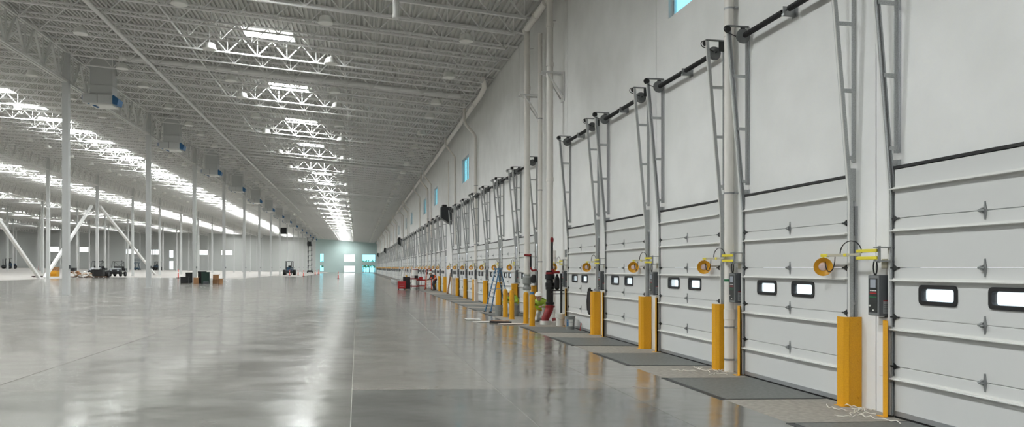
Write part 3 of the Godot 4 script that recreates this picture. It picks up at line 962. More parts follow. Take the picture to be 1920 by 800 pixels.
func wall_pipes() -> void:
	var x := 6.33
	# plastic downpipes
	for k in 9:
		var t := 12.36 + 29.26 * k
		if t > T_END - 3: break
		var o := thing("downpipe", "white plastic rain downpipe fixed to the dock wall from roof to floor", "pipe", P(x, yf(x), t), 0, "white plastic downpipes on the dock wall")
		var top := yr(x) - yf(x) - .1
		var pts := [Vector3(0, 0, 0), Vector3(0, top - 1.9, 0)]
		if k > 0:
			pts += elbow(Vector3(0, 0, 0), Vector3(0, top - 1.7, 0), Vector3(-.62, top - 1.0, 0), .2)
			pts += elbow(Vector3(0, top - 1.7, 0), Vector3(-.62, top - 1.0, 0), Vector3(-.62, top, 0), .2)
			pts.append(Vector3(-.62, top, 0))
		else: pts.append(Vector3(0, top, 0))
		put("pipe", MB.new().tube(pts, .082, 16), M.pvc_white, o)
		for y in [1.0, 5.9, 7.6]:
			put("coupling", MB.new().lathe([[.084, y - .09], [.091, y - .085], [.091, y + .085], [.084, y + .09]], Transform3D(), 16), M.pvc_white, o)
		for y in [.22, .78, 3.1, 6.3]:
			put("strap", MB.new().lathe([[.084, y - .015], [.088, y - .015], [.088, y + .015], [.084, y + .015]], Transform3D(), 16).box(Vector3(.05, y - .015, .07), Vector3(.117, y + .015, .11)), M.zinc, o)
		if k == 0:
			put("green_tape", MB.new().lathe([[.083, 1.57], [.085, 1.57], [.085, 1.61], [.083, 1.61]], Transform3D(), 16), M.green, o)
	for k in 14:
		var t: float = [50.5, 67.4, 79.8, 96.7, 109.0, 126.0, 138.2, 155.2, 167.5, 184.5, 196.8, 213.7, 226.0, 243.0][k]
		var o := thing("drain_leader", "slim white drain leader bending under the eaves pipe on the dock wall", "pipe", P(6.3, 3.2, t), 0, "slim drain leaders on the dock wall")
		var top := yr(6.0) - 3.25
		put("pipe", MB.new().tube([Vector3(.02, 0, 0), Vector3(.02, top - 1.7, 0), Vector3(-.62, top - .9, 0), Vector3(-.62, top - .06, 0)], .07, 10), M.pvc_white, o)
		put("strap", MB.new().box(Vector3(.02, 1, -.1), Vector3(.145, 1.04, .1)), M.zinc, o)
	# big eaves pipes running along the wall under the roof
	var e := thing("eaves_pipe", "thick white sprinkler main along the dock wall under the roof, beyond the curved elbow", "pipe", P(5.95, 10.12, 36.5))
	var pts := [Vector3(-.2, .38, .9)]
	pts += elbow(Vector3(-.2, .38, .9), Vector3(0, .12, .3), Vector3(0, 0, -1), .3)
	pts.append(Vector3(0, 0, -1.2)); pts.append(Vector3(0, 0, -84.0))
	put("pipe", MB.new().tube(pts, .12, 14), M.pvc_white, e)
	for k in 14: put("coupling", MB.new().tube([Vector3(0, 0, -3.0 - 6.0 * k - .1), Vector3(0, 0, -3.0 - 6.0 * k + .1)], .135, 14), M.pvc_white, e)
	var e2 := thing("eaves_pipe", "thick white sprinkler main along the dock wall joining the two tall risers", "pipe", P(5.95, 10.2, 22.6))
	put("pipe", MB.new().tube([Vector3(0, 0, 3.5), Vector3(0, 0, -1.0)], .12, 14), M.pvc_white, e2)
	put("far_pipe", MB.new().tube([Vector3(0, 0, -1.52), Vector3(0, 0, -4.28)], .12, 14), M.pvc_white, e2)
	for z in [2.0, -2.9]: put("coupling", MB.new().tube([Vector3(0, 0, z - .1), Vector3(0, 0, z + .1)], .135, 14), M.pvc_white, e2)
	# unit heaters
	for k in 4:
		var t: float = [53.6, 112.0, 170.6, 229.2][k]
		var o := thing("unit_heater", "black unit heater hung on the dock wall above the doors", "heater", P(WALL, 4.75, t), 0, "black unit heaters on the dock wall")
		put("casing", MB.new().prism([Vector2(-.75, .35), Vector2(-.75, 1.12), Vector2(-.05, 1.12), Vector2(-.05, -.1)], Transform3D(Basis(), Vector3(0, 0, -.45)), .9), M.vehicle_grey, o)
		put("cap", MB.new().bevel(Vector3(-.66, 1.12, -.3), Vector3(-.35, 1.28, .3), .02), M.black_metal, o)
		put("wall_bracket", MB.new().box(Vector3(-.06, .1, -.5), Vector3(-.003, .18, .5)).box(Vector3(-.06, .9, -.5), Vector3(-.003, .98, .5)), M.zinc, o)
		put("flue", MB.new().tube([Vector3(-.16, 1.1, -.35), Vector3(-.16, 4.4, -.35)], .04, 8), M.pvc_white, o)
		put("grille", MB.new().box(Vector3(-.76, .45, -.38), Vector3(-.75, 1.02, .38)), M.black_metal, o)

# ------------------------------------------------------------------ things hung under the roof
func ceiling_services() -> void:
	# high-bay fittings
	var proto: Node3D = null
	var n := 0
	for t_i in 49:
		for u in [3.9, -1.1, -5.95, -10.8, -16.0, -20.9, -25.8]:
			var t := COL0 + 1.8288 * (floorf((23.3 + 4.94 * t_i - COL0) / 1.8288) + .5)
			if t > T_END - 2: continue
			if u < -14 and (t < 42 or t > 130): continue
			var off: float = yr(u) - .78
			if proto == null:
				proto = thing("highbay_light", "white high-bay light fitting hung under the roof joists", "light fitting", P(u, off, t), 0, "high-bay light fittings")
				put("reflector", MB.new().lathe([[.27, -.14], [.28, -.12], [.2, .1], [.12, .14], [0, .14]], Transform3D(Basis(), Vector3.ZERO), 10), M.fixture_white, proto)
				put("lens", MB.new().lathe([[0, -.145], [.265, -.14]], Transform3D(), 10), M.fixture_white, proto)
				put("stem", MB.new().tube([Vector3(0, .13, 0), Vector3(0, .76, 0)], .012, 5), M.steel_white, proto)
			else: copy(proto, P(u, off, t))
			n += 1
	# air handling units beside the girder
	var hp: Node3D = null
	for k in 14:
		var t := COL0 + BAY * (2 + k) + 1.35
		var at := P(-12.45, 10.0, t)
		if hp == null:
			hp = thing("air_unit", "white air handling unit under a roof duct, ends wrapped in blue film", "air unit", at, 0, "air handling units beside the girder")
			put("cabinet", MB.new().bevel(Vector3(-.72, -.28, -.7), Vector3(.62, .17, .2), .02), M.column_grey, hp)
			put("seam", MB.new().box(Vector3(-.06, -.28, .2), Vector3(-.04, .17, .206)), M.box_edge, hp)
			put("tray", MB.new().bevel(Vector3(-.42, -.36, -.9), Vector3(.62, -.28, .12), .01), M.fixture_white, hp)
			put("duct", MB.new().bevel(Vector3(-.42, .17, -.7), Vector3(.6, 1.96, .1), .015), M.column_grey, hp)
			put("duct_flange", MB.new().bevel(Vector3(-.45, .6, -.73), Vector3(.63, .64, .13), .008), M.column_grey, hp)
			put("blue_film", MB.new().prism([Vector2(.62, .12), Vector2(.62, -.28), Vector2(.84, -.33), Vector2(.9, -.04), Vector2(.68, .15)], Transform3D(Basis(), Vector3(0, 0, -.6)), .75), M.blue_tape, hp)
			put("blue_film", MB.new().prism([Vector2(-.72, .14), Vector2(-.78, .1), Vector2(-.78, -.12), Vector2(-.72, -.16)], Transform3D(Basis(), Vector3(0, 0, -.5)), .6), M.blue_tape, hp)
			put("blue_film", MB.new().prism([Vector2(-.55, -.28), Vector2(-.2, -.42), Vector2(-.12, -.38), Vector2(-.42, -.28)], Transform3D(Basis(), Vector3(0, 0, -.4)), .5), M.blue_tape, hp)
			for s in [-.65, .55]:
				put("hanger", MB.new().tube([Vector3(s, .16, -.4), Vector3(s, 1.97, -.4)], .012, 5), M.steel_white, hp)
		else: copy(hp, at)
	# sprinkler mains along the hall
	var mn := thing("sprinkler_main", "white sprinkler main running the length of the hall under the joists", "pipe", P(-9.2, yr(-9.2) - .86, 0))
	put("pipe", MB.new().tube([Vector3(0, 0, 10), Vector3(0, 0, -132)], .085, 10), M.steel_white, mn)
	for k in 22: put("coupling", MB.new().tube([Vector3(0, 0, -2.0 - 6.1 * k - .08), Vector3(0, 0, -2.0 - 6.1 * k + .08)], .10, 10), M.steel_white, mn)
	for k in 18: put("hanger", MB.new().tube([Vector3(0, .08, 3.0 - 7.3152 * k), Vector3(0, .84, 3.0 - 7.3152 * k)], .01, 5), M.steel_white, mn)
	var m2 := thing("sprinkler_branch", "thin white sprinkler branch line parallel to the thick main under the deck", "pipe", P(-7.0, yr(-7.0) - .5, 0))
	put("pipe", MB.new().tube([Vector3(0, 0, 10), Vector3(0, 0, -120)], .04, 8), M.steel_white, m2)
	for k in 16: put("hanger", MB.new().tube([Vector3(0, .03, 3.0 - 7.3152 * k), Vector3(0, .5, 3.0 - 7.3152 * k)], .01, 5), M.steel_white, m2)
	for k in 4:
		var t: float = COL0 + 1.8288 * ([15, 32, 47, 63][k] + .5) + .35
		var cr := thing("cross_main", "thick white drain pipe crossing the bay above the joists towards the dock wall", "pipe", P(0, 0, t), 0, "drain pipes crossing the bay")
		put("pipe", MB.new().tube([Vector3(-11.0, yr(-11.0) - .28, 0), Vector3(5.2, yr(5.2) - .28, 0)], .13, 12), M.steel_white, cr)
		put("coupling", MB.new().tube([Vector3(-3.1, yr(-3.1) - .28, 0), Vector3(-2.9, yr(-2.9) - .28, 0)], .15, 12), M.steel_white, cr)
	var stub := thing("vent_stub", "short white vertical pipe hanging from the deck near the dock wall", "pipe", P(1.19, 9.5, 24.5))
	put("pipe", MB.new().tube([Vector3(0, 0, 0), Vector3(0, yr(1.19) - 9.5, 0)], .10, 14), M.steel_white, stub)
	put("collar", MB.new().tube([Vector3(0, .02, 0), Vector3(0, .1, 0)], .115, 14), M.steel_white, stub)
	# dark fan coil on a far column
	for k in 2:
		var t: float = [141.9 - .5, 214.6][k]
		var o := thing("column_heater", ["black box heater hung on a column beyond the air units", "black box heater hung on a column near the raised scissor lift"][k], "heater", P(-12.75, 7.6, t))
		put("casing", MB.new().bevel(Vector3(-.5, 0, -.4), Vector3(.5, 1.15, .4), .03), M.crate_black, o)
		put("grille", MB.new().box(Vector3(-.4, .1, .4), Vector3(.4, 1.05, .42)), M.black_metal, o)
		put("bracket", MB.new().box(Vector3(-.62, .4, -.05), Vector3(-.5, .7, .05)), M.zinc, o)
		put("drop_rod", MB.new().tube([Vector3(0, 1.15, 0), Vector3(0, yr(-12.75) - 7.62, 0)], .02, 6), M.steel_white, o)


# ------------------------------------------------------------------ people
func body(bones: Array, k := .035, cell := .018) -> ArrayMesh:   # bones: [a, b, ra, rb, colour]; tapered capsules joined smoothly and meshed as surface nets
	var lo := Vector3(1e9, 1e9, 1e9); var hi := -lo
	for b in bones:
		for q in [[b[0], b[2]], [b[1], b[3]]]:
			var r3 := Vector3.ONE * (float(q[1]) + .06)
			lo = lo.min(q[0] - r3); hi = hi.max(q[0] + r3)
	var nx := int((hi.x - lo.x) / cell) + 2; var ny := int((hi.y - lo.y) / cell) + 2; var nz := int((hi.z - lo.z) / cell) + 2
	var f := PackedFloat32Array(); f.resize(nx * ny * nz); f.fill(9.0)
	var near := PackedFloat32Array(); near.resize(nx * ny * nz); near.fill(9.0)
	var own := PackedByteArray(); own.resize(nx * ny * nz)
	for bi in bones.size():
		var b: Array = bones[bi]
		var a: Vector3 = b[0]; var d: Vector3 = b[1] - a; var ra: float = b[2]; var rb: float = b[3]
		var l2 := maxf(d.length_squared(), 1e-9)
		var m := Vector3.ONE * (maxf(ra, rb) + .055)
		var p0: Vector3 = (a.min(b[1]) - m - lo) / cell; var p1: Vector3 = (a.max(b[1]) + m - lo) / cell
		for z in range(maxi(int(p0.z), 0), mini(int(p1.z) + 1, nz)):
			for y in range(maxi(int(p0.y), 0), mini(int(p1.y) + 1, ny)):
				for x in range(maxi(int(p0.x), 0), mini(int(p1.x) + 1, nx)):
					var p := lo + Vector3(x, y, z) * cell
					var s := clampf((p - a).dot(d) / l2, 0, 1)
					var dist := p.distance_to(a + d * s) - lerpf(ra, rb, s)
					var i := (z * ny + y) * nx + x
					var h := maxf(k - absf(f[i] - dist), 0) / k
					f[i] = minf(f[i], dist) - h * h * k * .25
					if dist < near[i]:
						near[i] = dist; own[i] = bi
	var id := {}
	var pos := PackedVector3Array(); var nor := PackedVector3Array(); var col := PackedColorArray(); var idx := PackedInt32Array()
	var off := [0, 1, nx, nx + 1, nx * ny, nx * ny + 1, nx * ny + nx, nx * ny + nx + 1]
	for z in nz - 1:
		for y in ny - 1:
			for x in nx - 1:
				var i := (z * ny + y) * nx + x
				var c := 0
				for q in 8:
					if f[i + off[q]] < 0: c += 1
				if c == 0 or c == 8: continue
				var sum := Vector3.ZERO; var n := 0
				for e in [[0, 1], [2, 3], [4, 5], [6, 7], [0, 2], [1, 3], [4, 6], [5, 7], [0, 4], [1, 5], [2, 6], [3, 7]]:
					var u: float = f[i + off[e[0]]]; var w: float = f[i + off[e[1]]]
					if (u < 0) != (w < 0):
						var s := u / (u - w)
						sum += Vector3(e[0] & 1, (e[0] >> 1) & 1, e[0] >> 2).lerp(Vector3(e[1] & 1, (e[1] >> 1) & 1, e[1] >> 2), s); n += 1
				id[i] = pos.size()
				pos.append(lo + (Vector3(x, y, z) + sum / n) * cell)
				nor.append(Vector3(f[i + 1] - f[i], f[i + nx] - f[i], f[i + nx * ny] - f[i]).normalized())
				col.append(bones[own[i]][4])
	for i in id:
		for ax in 3:
			var step: int = [1, nx, nx * ny][ax]; var s1: int = [nx, nx * ny, 1][ax]; var s2: int = [nx * ny, 1, nx][ax]
			if (f[i] < 0) == (f[i + step] < 0): continue
			if not (id.has(i - s1) and id.has(i - s2) and id.has(i - s1 - s2)): continue
			var q := [id[i], id[i - s1], id[i - s1 - s2], id[i - s2]]
			if f[i] >= 0: idx.append_array([q[0], q[1], q[2], q[0], q[2], q[3]])
			else: idx.append_array([q[0], q[2], q[1], q[0], q[3], q[2]])
	var arr := []
	arr.resize(Mesh.ARRAY_MAX)
	arr[Mesh.ARRAY_VERTEX] = pos; arr[Mesh.ARRAY_NORMAL] = nor; arr[Mesh.ARRAY_COLOR] = col; arr[Mesh.ARRAY_INDEX] = idx
	var mesh := ArrayMesh.new()
	mesh.add_surface_from_arrays(Mesh.PRIMITIVE_TRIANGLES, arr)
	return mesh

func hand(bones: Array, wrist: Vector3, dir: Vector3, side: Vector3, skin: Color) -> void:
	var palm := wrist + dir * .085
	bones.append([wrist, palm, .028, .036, skin])
	for q in 4:
		var root := palm + side * (.027 - .018 * q)
		var len: float = [.07, .08, .075, .058][q]
		var mid := root + dir * len * .55
		bones.append([root, mid, .011, .010, skin])
		bones.append([mid, mid + (dir + Vector3(0, -.7, 0)).normalized() * len * .5, .010, .008, skin])
	bones.append([wrist + dir * .03 + side * .03, wrist + dir * .07 + side * .062, .013, .010, skin])

func person(at: Vector3, turn: float, pose: String, vest: String, label: String) -> void:
	var o := thing("person", label, "person", at, turn)
	var skin := Color(.42, .26, .19); var shirt := Color(.03, .03, .035) if vest == "vest_orange" else Color(.30, .42, .04); var pants := Color(.03, .03, .04) if pose == "stoop" else Color(.50, .49, .46); var boot := Color(.06, .04, .03)
	# the figure looks along +z; joints in metres
	var hip: Vector3; var neck: Vector3; var feet: Array; var knees: Array; var hands: Array
	if pose == "kneel":
		hip = Vector3(0, .46, -.12); neck = Vector3(0, .70, .27)
		knees = [Vector3(-.13, .07, .16), Vector3(.14, .50, .24)]
		feet = [Vector3(-.13, .06, -.26), Vector3(.14, .07, .22)]
		hands = [Vector3(-.16, .46, .52), Vector3(.16, .52, .50)]
	else:
		hip = Vector3(0, .90, -.12); neck = Vector3(0, 1.22, .20)
		knees = [Vector3(-.12, .50, .02), Vector3(.12, .50, .04)]
		feet = [Vector3(-.12, .07, -.08), Vector3(.13, .07, -.05)]
		hands = [Vector3(-.18, .86, .46), Vector3(.18, .88, .44)]
	var up := (neck - hip).normalized()
	var fwd := Vector3.RIGHT.cross(up)
	var head := neck + (up * .6 + Vector3(0, .5, .25)).normalized() * .17
	var b := []
	b.append([hip + Vector3(-.07, 0, 0), hip + Vector3(.07, 0, 0), .125, .125, pants])
	b.append([hip + up * .08, hip.lerp(neck, .55), .135, .15, shirt])
	b.append([hip.lerp(neck, .55), hip.lerp(neck, .85), .15, .13, shirt])
	for s in [-1.0, 1.0]:
		var k := 0 if s < 0 else 1
		var sh := hip.lerp(neck, .88) + Vector3(s * .185, 0, 0)
		b.append([hip.lerp(neck, .86), sh, .10, .07, shirt])
		var el: Vector3 = sh.lerp(hands[k], .5) + Vector3(s * .09, -.08, -.08)
		b.append([sh, el, .058, .046, shirt])
		b.append([el, hands[k], .044, .030, shirt])
		hand(b, hands[k], (hands[k] - el).normalized(), Vector3(-s, 0, 0), skin)
		b.append([hip + Vector3(s * .09, -.02, 0), knees[k], .095, .068, pants])
		b.append([knees[k], feet[k], .066, .045, pants])
		var toe: Vector3 = feet[k] + (Vector3(0, -.025, .17) if not (pose == "kneel" and k == 0) else Vector3(0, -.02, -.1))
		b.append([feet[k], toe, .05, .042, boot])
	b.append([hip.lerp(neck, .95), head, .058, .052, skin])
	b.append([head, head + Vector3(0, .05, .03), .092, .088, skin])
	b.append([head + Vector3(0, -.055, .05), head + Vector3(0, -.06, .07), .05, .045, skin])
	b.append([head + Vector3(0, .0, .10), head + Vector3(0, -.02, .115), .014, .016, skin])
	for s in [-1.0, 1.0]:
		b.append([head + Vector3(s * .088, -.01, 0), head + Vector3(s * .092, .02, -.005), .014, .014, skin])
		b.append([head + Vector3(s * .035, .02, .105), head + Vector3(s * .035, .02, .107), .012, .012, Color(.03, .02, .02)])
	b.append([head + Vector3(-.025, -.05, .112), head + Vector3(.025, -.05, .112), .007, .007, Color(.25, .09, .08)])
	b.append([head + Vector3(0, .02, -.05), head + Vector3(0, -.05, -.06), .065, .05, Color(.03, .025, .02)])
	put_mesh("body", body(b, .03), M.person_paint, o)
	var hx := Transform3D(Basis(Vector3.RIGHT, .12), head + Vector3(0, .055, .015))
	var hat := put("hard_hat", MB.new().lathe([[.128, 0], [.132, .012], [.124, .02], [.118, .06], [.09, .105], [.045, .125], [0, .13]], hx, 18), M.hat_white, o)
	put("brim", MB.new().prism([Vector2(-.1, .07), Vector2(.1, .07), Vector2(.07, .16), Vector2(0, .18), Vector2(-.07, .16)], hx * Transform3D(Basis(Vector3(1, 0, 0), Vector3(0, 0, 1), Vector3(0, -1, 0)), Vector3(0, .014, 0)), .008), M.hat_white, hat)
	# vest: an open tube around the torso
	var v := MB.new()
	var rings := []
	for q in 6:
		var c := hip.lerp(neck, .12 + .145 * q)
		var rx: float = [.225, .225, .235, .245, .25, .235][q]; var rz: float = [.175, .18, .19, .19, .185, .165][q]
		var ring := []
		for w in 16: ring.append(c + Vector3.RIGHT * cos(TAU * w / 16) * rx + fwd * sin(TAU * w / 16) * rz)
		rings.append(ring)
	var stripes := MB.new()
	for q in 5:
		for w in 16:
			var w2 := (w + 1) % 16
			var mid := hip.lerp(neck, .12 + .145 * q + .07)
			(stripes if q in [1] else v).oq(rings[q][w], rings[q][w2], rings[q + 1][w2], rings[q + 1][w], mid)
	var vs := put("vest", v, M[vest], o)
	put("band", stripes, M.vest_orange if vest == "vest_lime" else M.paper, vs)

# ------------------------------------------------------------------ sprinkler risers and what stands round them
func bucket(at: Vector3, m: Material, label: String, sticker := false) -> void:
	var o := thing("bucket", label, "bucket", at)
	put("shell", MB.new().lathe([[0, 0], [.125, 0], [.15, .36], [.158, .36], [.158, .39], [.143, .39], [.12, .02], [0, .02]], Transform3D(), 20), m, o)
	var c := []
	for k in 13:
		var a := PI * k / 12
		c.append(Vector3(cos(a) * .158, .33 - sin(a) * .12, .03 + sin(a) * .13))
	put("handle", MB.new().tube(c, .004, 5), M.zinc, o)
	if sticker:
		var lb := MB.new()
		for k in 4:
			var a := PI * .5 + .55 - k * .22; var b := PI * .5 + .55 - (k + 1) * .22
			lb.quad(Vector3(cos(a) * .139, .1, sin(a) * .139), Vector3(cos(b) * .139, .1, sin(b) * .139), Vector3(cos(b) * .151, .3, sin(b) * .151), Vector3(cos(a) * .151, .3, sin(a) * .151))
		put("paper_label", lb, M.paper, o)
		var l2 := MB.new()
		for k in 2:
			var a := PI * .5 + .95 - k * .2; var b := PI * .5 + .95 - (k + 1) * .2
			l2.quad(Vector3(cos(a) * .139, .1, sin(a) * .139), Vector3(cos(b) * .139, .1, sin(b) * .139), Vector3(cos(b) * .151, .3, sin(b) * .151), Vector3(cos(a) * .151, .3, sin(a) * .151))
		put("blue_label", l2, M.blue_tape, o)

func cyl(a: Vector3, b: Vector3, r: float, n := 14) -> MB: return MB.new().tube([a, b], r, n)

func riser(at: Vector3, dark: bool, label: String) -> void:
	var o := thing("sprinkler_riser", label, "riser", at)
	var top := 10.25 - at.y
	var lo := 1.75 if dark else 1.6
	put("pipe", MB.new().tube([Vector3(0, lo, 0), Vector3(0, top - .3, 0)] + elbow(Vector3(0, 0, 0), Vector3(0, top, 0), Vector3(0, top, -1), .2) + [Vector3(0, top, -.34)], .108, 18), M.pvc_white, o)
	for y in [lo + .02, 4.6, 8.25, 9.5]:
		put("coupling", cyl(Vector3(0, y - .06, 0), Vector3(0, y + .06, 0), .125, 18), M.pvc_white, o)
	# shelf bracket back to the wall
	var wx := WALL - at.x
	var y := 7.95
	put("bracket_arm", MB.new().box(Vector3(-.3, y, -.16), Vector3(wx - .05, y + .06, -.12)).box(Vector3(-.3, y, .12), Vector3(wx - .05, y + .06, .16)), M.steel_white, o)
	put("bracket_brace", MB.new().bar(Vector3(-.1, y, -.14), Vector3(wx - .06, y - .75, -.14), .05).bar(Vector3(-.1, y, .14), Vector3(wx - .06, y - .75, .14), .05), M.steel_white, o)
	put("bracket_post", MB.new().box(Vector3(wx - .05, y - .85, -.17), Vector3(wx - .006, y + .06, .17)), M.steel_white, o)
	put("stay_rod", MB.new().tube([Vector3(.05, top - .75, 0), Vector3(wx - .03, top - .45, -.9)], .014, 6), M.steel_white, o)
	if dark:
		put("butterfly_valve", MB.new().lathe([[.12, 1.18], [.15, 1.2], [.15, 1.32], [.12, 1.34], [.12, 1.42], [.155, 1.44], [.155, 1.58], [.12, 1.6], [.12, 1.75]], Transform3D(), 16), M.pipe_black, o)
		put("red_band", cyl(Vector3(0, 1.6, 0), Vector3(0, 1.66, 0), .135, 16), M.pipe_red, o)
		put("check_valve", MB.new().lathe([[.115, .62], [.14, .64], [.14, .7], [.115, .72], [.115, 1.1], [.14, 1.12], [.14, 1.2]], Transform3D(), 16), M.pipe_black, o)
		put("offset_pipe", MB.new().tube([Vector3(0, .64, 0), Vector3(0, .52, 0), Vector3(-.16, .2, .05), Vector3(-.16, .1, .05)], .125, 16), M.pipe_red, o)
		put("flange", cyl(Vector3(0, .54, 0), Vector3(0, .6, 0), .16, 16), M.pipe_red, o)
		put("base_collar", cyl(Vector3(-.16, 0, .05), Vector3(-.16, .13, .05), .17, 18), M.bucket_white, o)
		put("alarm_pipe", cyl(Vector3(.03, 1.7, .16), Vector3(.03, 2.62, .16), .035, 10), M.pipe_black, o)
		put("alarm_bell", MB.new().lathe([[.02, 2.6], [.05, 2.62], [.055, 2.72], [.03, 2.76], [0, 2.76]], Transform3D(Basis(), Vector3(.03, 0, .16)), 12), M.pipe_red, o)
		put("tee", MB.new().tube([Vector3(.03, 1.75, .16), Vector3(.1, 1.66, .2), Vector3(.26, 1.66, .2)], .045, 10), M.pipe_red, o)
		put("gauge", MB.new().lathe([[0, -.02], [.06, -.02], [.06, .02], [0, .02]], Transform3D(Basis(Vector3.RIGHT, PI / 2), Vector3(.2, 1.45, .2)), 14), M.black_metal, o)
		put("trim_valve", MB.new().lathe([[.04, 1.1], [.085, 1.15], [.09, 1.4], [.06, 1.5], [.03, 1.6]], Transform3D(Basis(), Vector3(.2, 0, .14)), 12), M.pipe_black, o)
		put("drain_pipe", MB.new().tube([Vector3(.32, 1.62, .2), Vector3(.32, .2, .2)], .035, 10), M.pipe_black, o)
		put("drain_elbow", MB.new().tube([Vector3(.32, .34, .2), Vector3(.32, .2, .2), Vector3(.05, .16, .1)], .05, 10), M.pipe_red, o)
		put("cross_bar", MB.new().bar(Vector3(0, 1.08, .2), Vector3(.42, 1.08, .2), .03).bar(Vector3(0, .98, .2), Vector3(.42, .98, .2), .03), M.pipe_black, o)
		put("handwheel", MB.new().lathe([[.05, -.01], [.075, -.01], [.075, .01], [.05, .01]], Transform3D(Basis(Vector3(0, 0, 1), PI / 2), Vector3(.38, 1.55, .2)), 14), M.pipe_red, o)
	else:
		put("butterfly_valve", MB.new().lathe([[.12, 1.0], [.15, 1.02], [.15, 1.1], [.125, 1.13], [.125, 1.2], [.16, 1.24], [.16, 1.45], [.125, 1.5], [.125, 1.6]], Transform3D(), 16), M.bucket_grey, o)
		put("lower_pipe", cyl(Vector3(0, .0, 0), Vector3(0, 1.0, 0), .115, 16), M.bucket_white, o)
		put("alarm_pipe", cyl(Vector3(.1, 1.75, .16), Vector3(.1, 2.3, .16), .035, 10), M.pipe_black, o)
		put("alarm_bell", MB.new().tube([Vector3(.1, 2.24, .16), Vector3(-.14, 2.26, .16)], .04, 10), M.pipe_red, o)
		put("tee", MB.new().tube([Vector3(.1, 1.8, .16), Vector3(.15, 1.7, .2), Vector3(.3, 1.72, .2)], .04, 10), M.pipe_red, o)
		put("trim_valve", MB.new().lathe([[.05, 1.25], [.09, 1.3], [.09, 1.5], [.05, 1.56]], Transform3D(Basis(), Vector3(.2, 0, .18)), 12), M.pipe_black, o)
		put("drain_pipe", MB.new().tube([Vector3(.34, 1.7, .2), Vector3(.34, .16, .2)], .032, 10), M.pipe_black, o)
		put("drain_elbow", MB.new().tube([Vector3(.34, .2, .2), Vector3(.34, .16, .2), Vector3(.62, .14, .2)], .04, 10), M.pipe_red, o)

func step_ladder(at: Vector3, turn: float, h: float, m: Material, label: String) -> void:
	var o := thing("step_ladder", label, "ladder", at, turn)   # front rails at -x, rear rails at +x
	for s in [-1.0, 1.0]:
		put("front_rail", MB.new().bar(Vector3(-.46, .01, s * .27), Vector3(-.04, h, s * .17), .06, .03), m, o)
		put("rear_rail", MB.new().bar(Vector3(.46, .01, s * .25), Vector3(.04, h - .04, s * .16), .045, .03), m, o)
		put("spreader", MB.new().bar(Vector3(-.22, h * .55, s * .22), Vector3(.22, h * .55, s * .21), .018), M.aluminium, o)
		put("foot", MB.new().box(Vector3(-.52, 0, s * .27 - .03), Vector3(-.42, .05, s * .27 + .03)), M.black_rubber, o)
	var n := int(h / .3)
	for k in n:
		var f := (k + 1.0) / (n + .6)
		put("step", MB.new().box(Vector3(lerpf(-.46, -.04, f) - .05, h * f - .015, -lerpf(.27, .17, f)), Vector3(lerpf(-.46, -.04, f) + .06, h * f + .015, lerpf(.27, .17, f))), M.aluminium, o)
	for k in 2:
		var f := .25 + .4 * k
		put("rear_brace", MB.new().bar(Vector3(lerpf(.46, .04, f), h * f, -.22), Vector3(lerpf(.46, .04, f), h * f, .22), .025), M.aluminium, o)
	put("top_cap", MB.new().bevel(Vector3(-.11, h - .01, -.2), Vector3(.11, h + .06, .2), .015), m, o)

func bollard(at: Vector3, label: String, blue := false) -> void:
	var o := thing("bollard", label, "bollard", at, 0, "yellow bollards on the floor strip")
	put("post", MB.new().lathe([[.085, -.01], [.085, .93], [.07, .985], [.04, 1.01], [0, 1.015]], Transform3D(), 18), M.safety_yellow, o)
	put("base_ring", MB.new().lathe([[.09, -.01], [.105, .0], [.105, .012], [.086, .014]], Transform3D(), 18), M.safety_yellow, o)
	if blue: put("blue_cap", MB.new().lathe([[.075, .97], [.06, 1.04], [0, 1.05]], Transform3D(), 14), M.blue_tape, o)

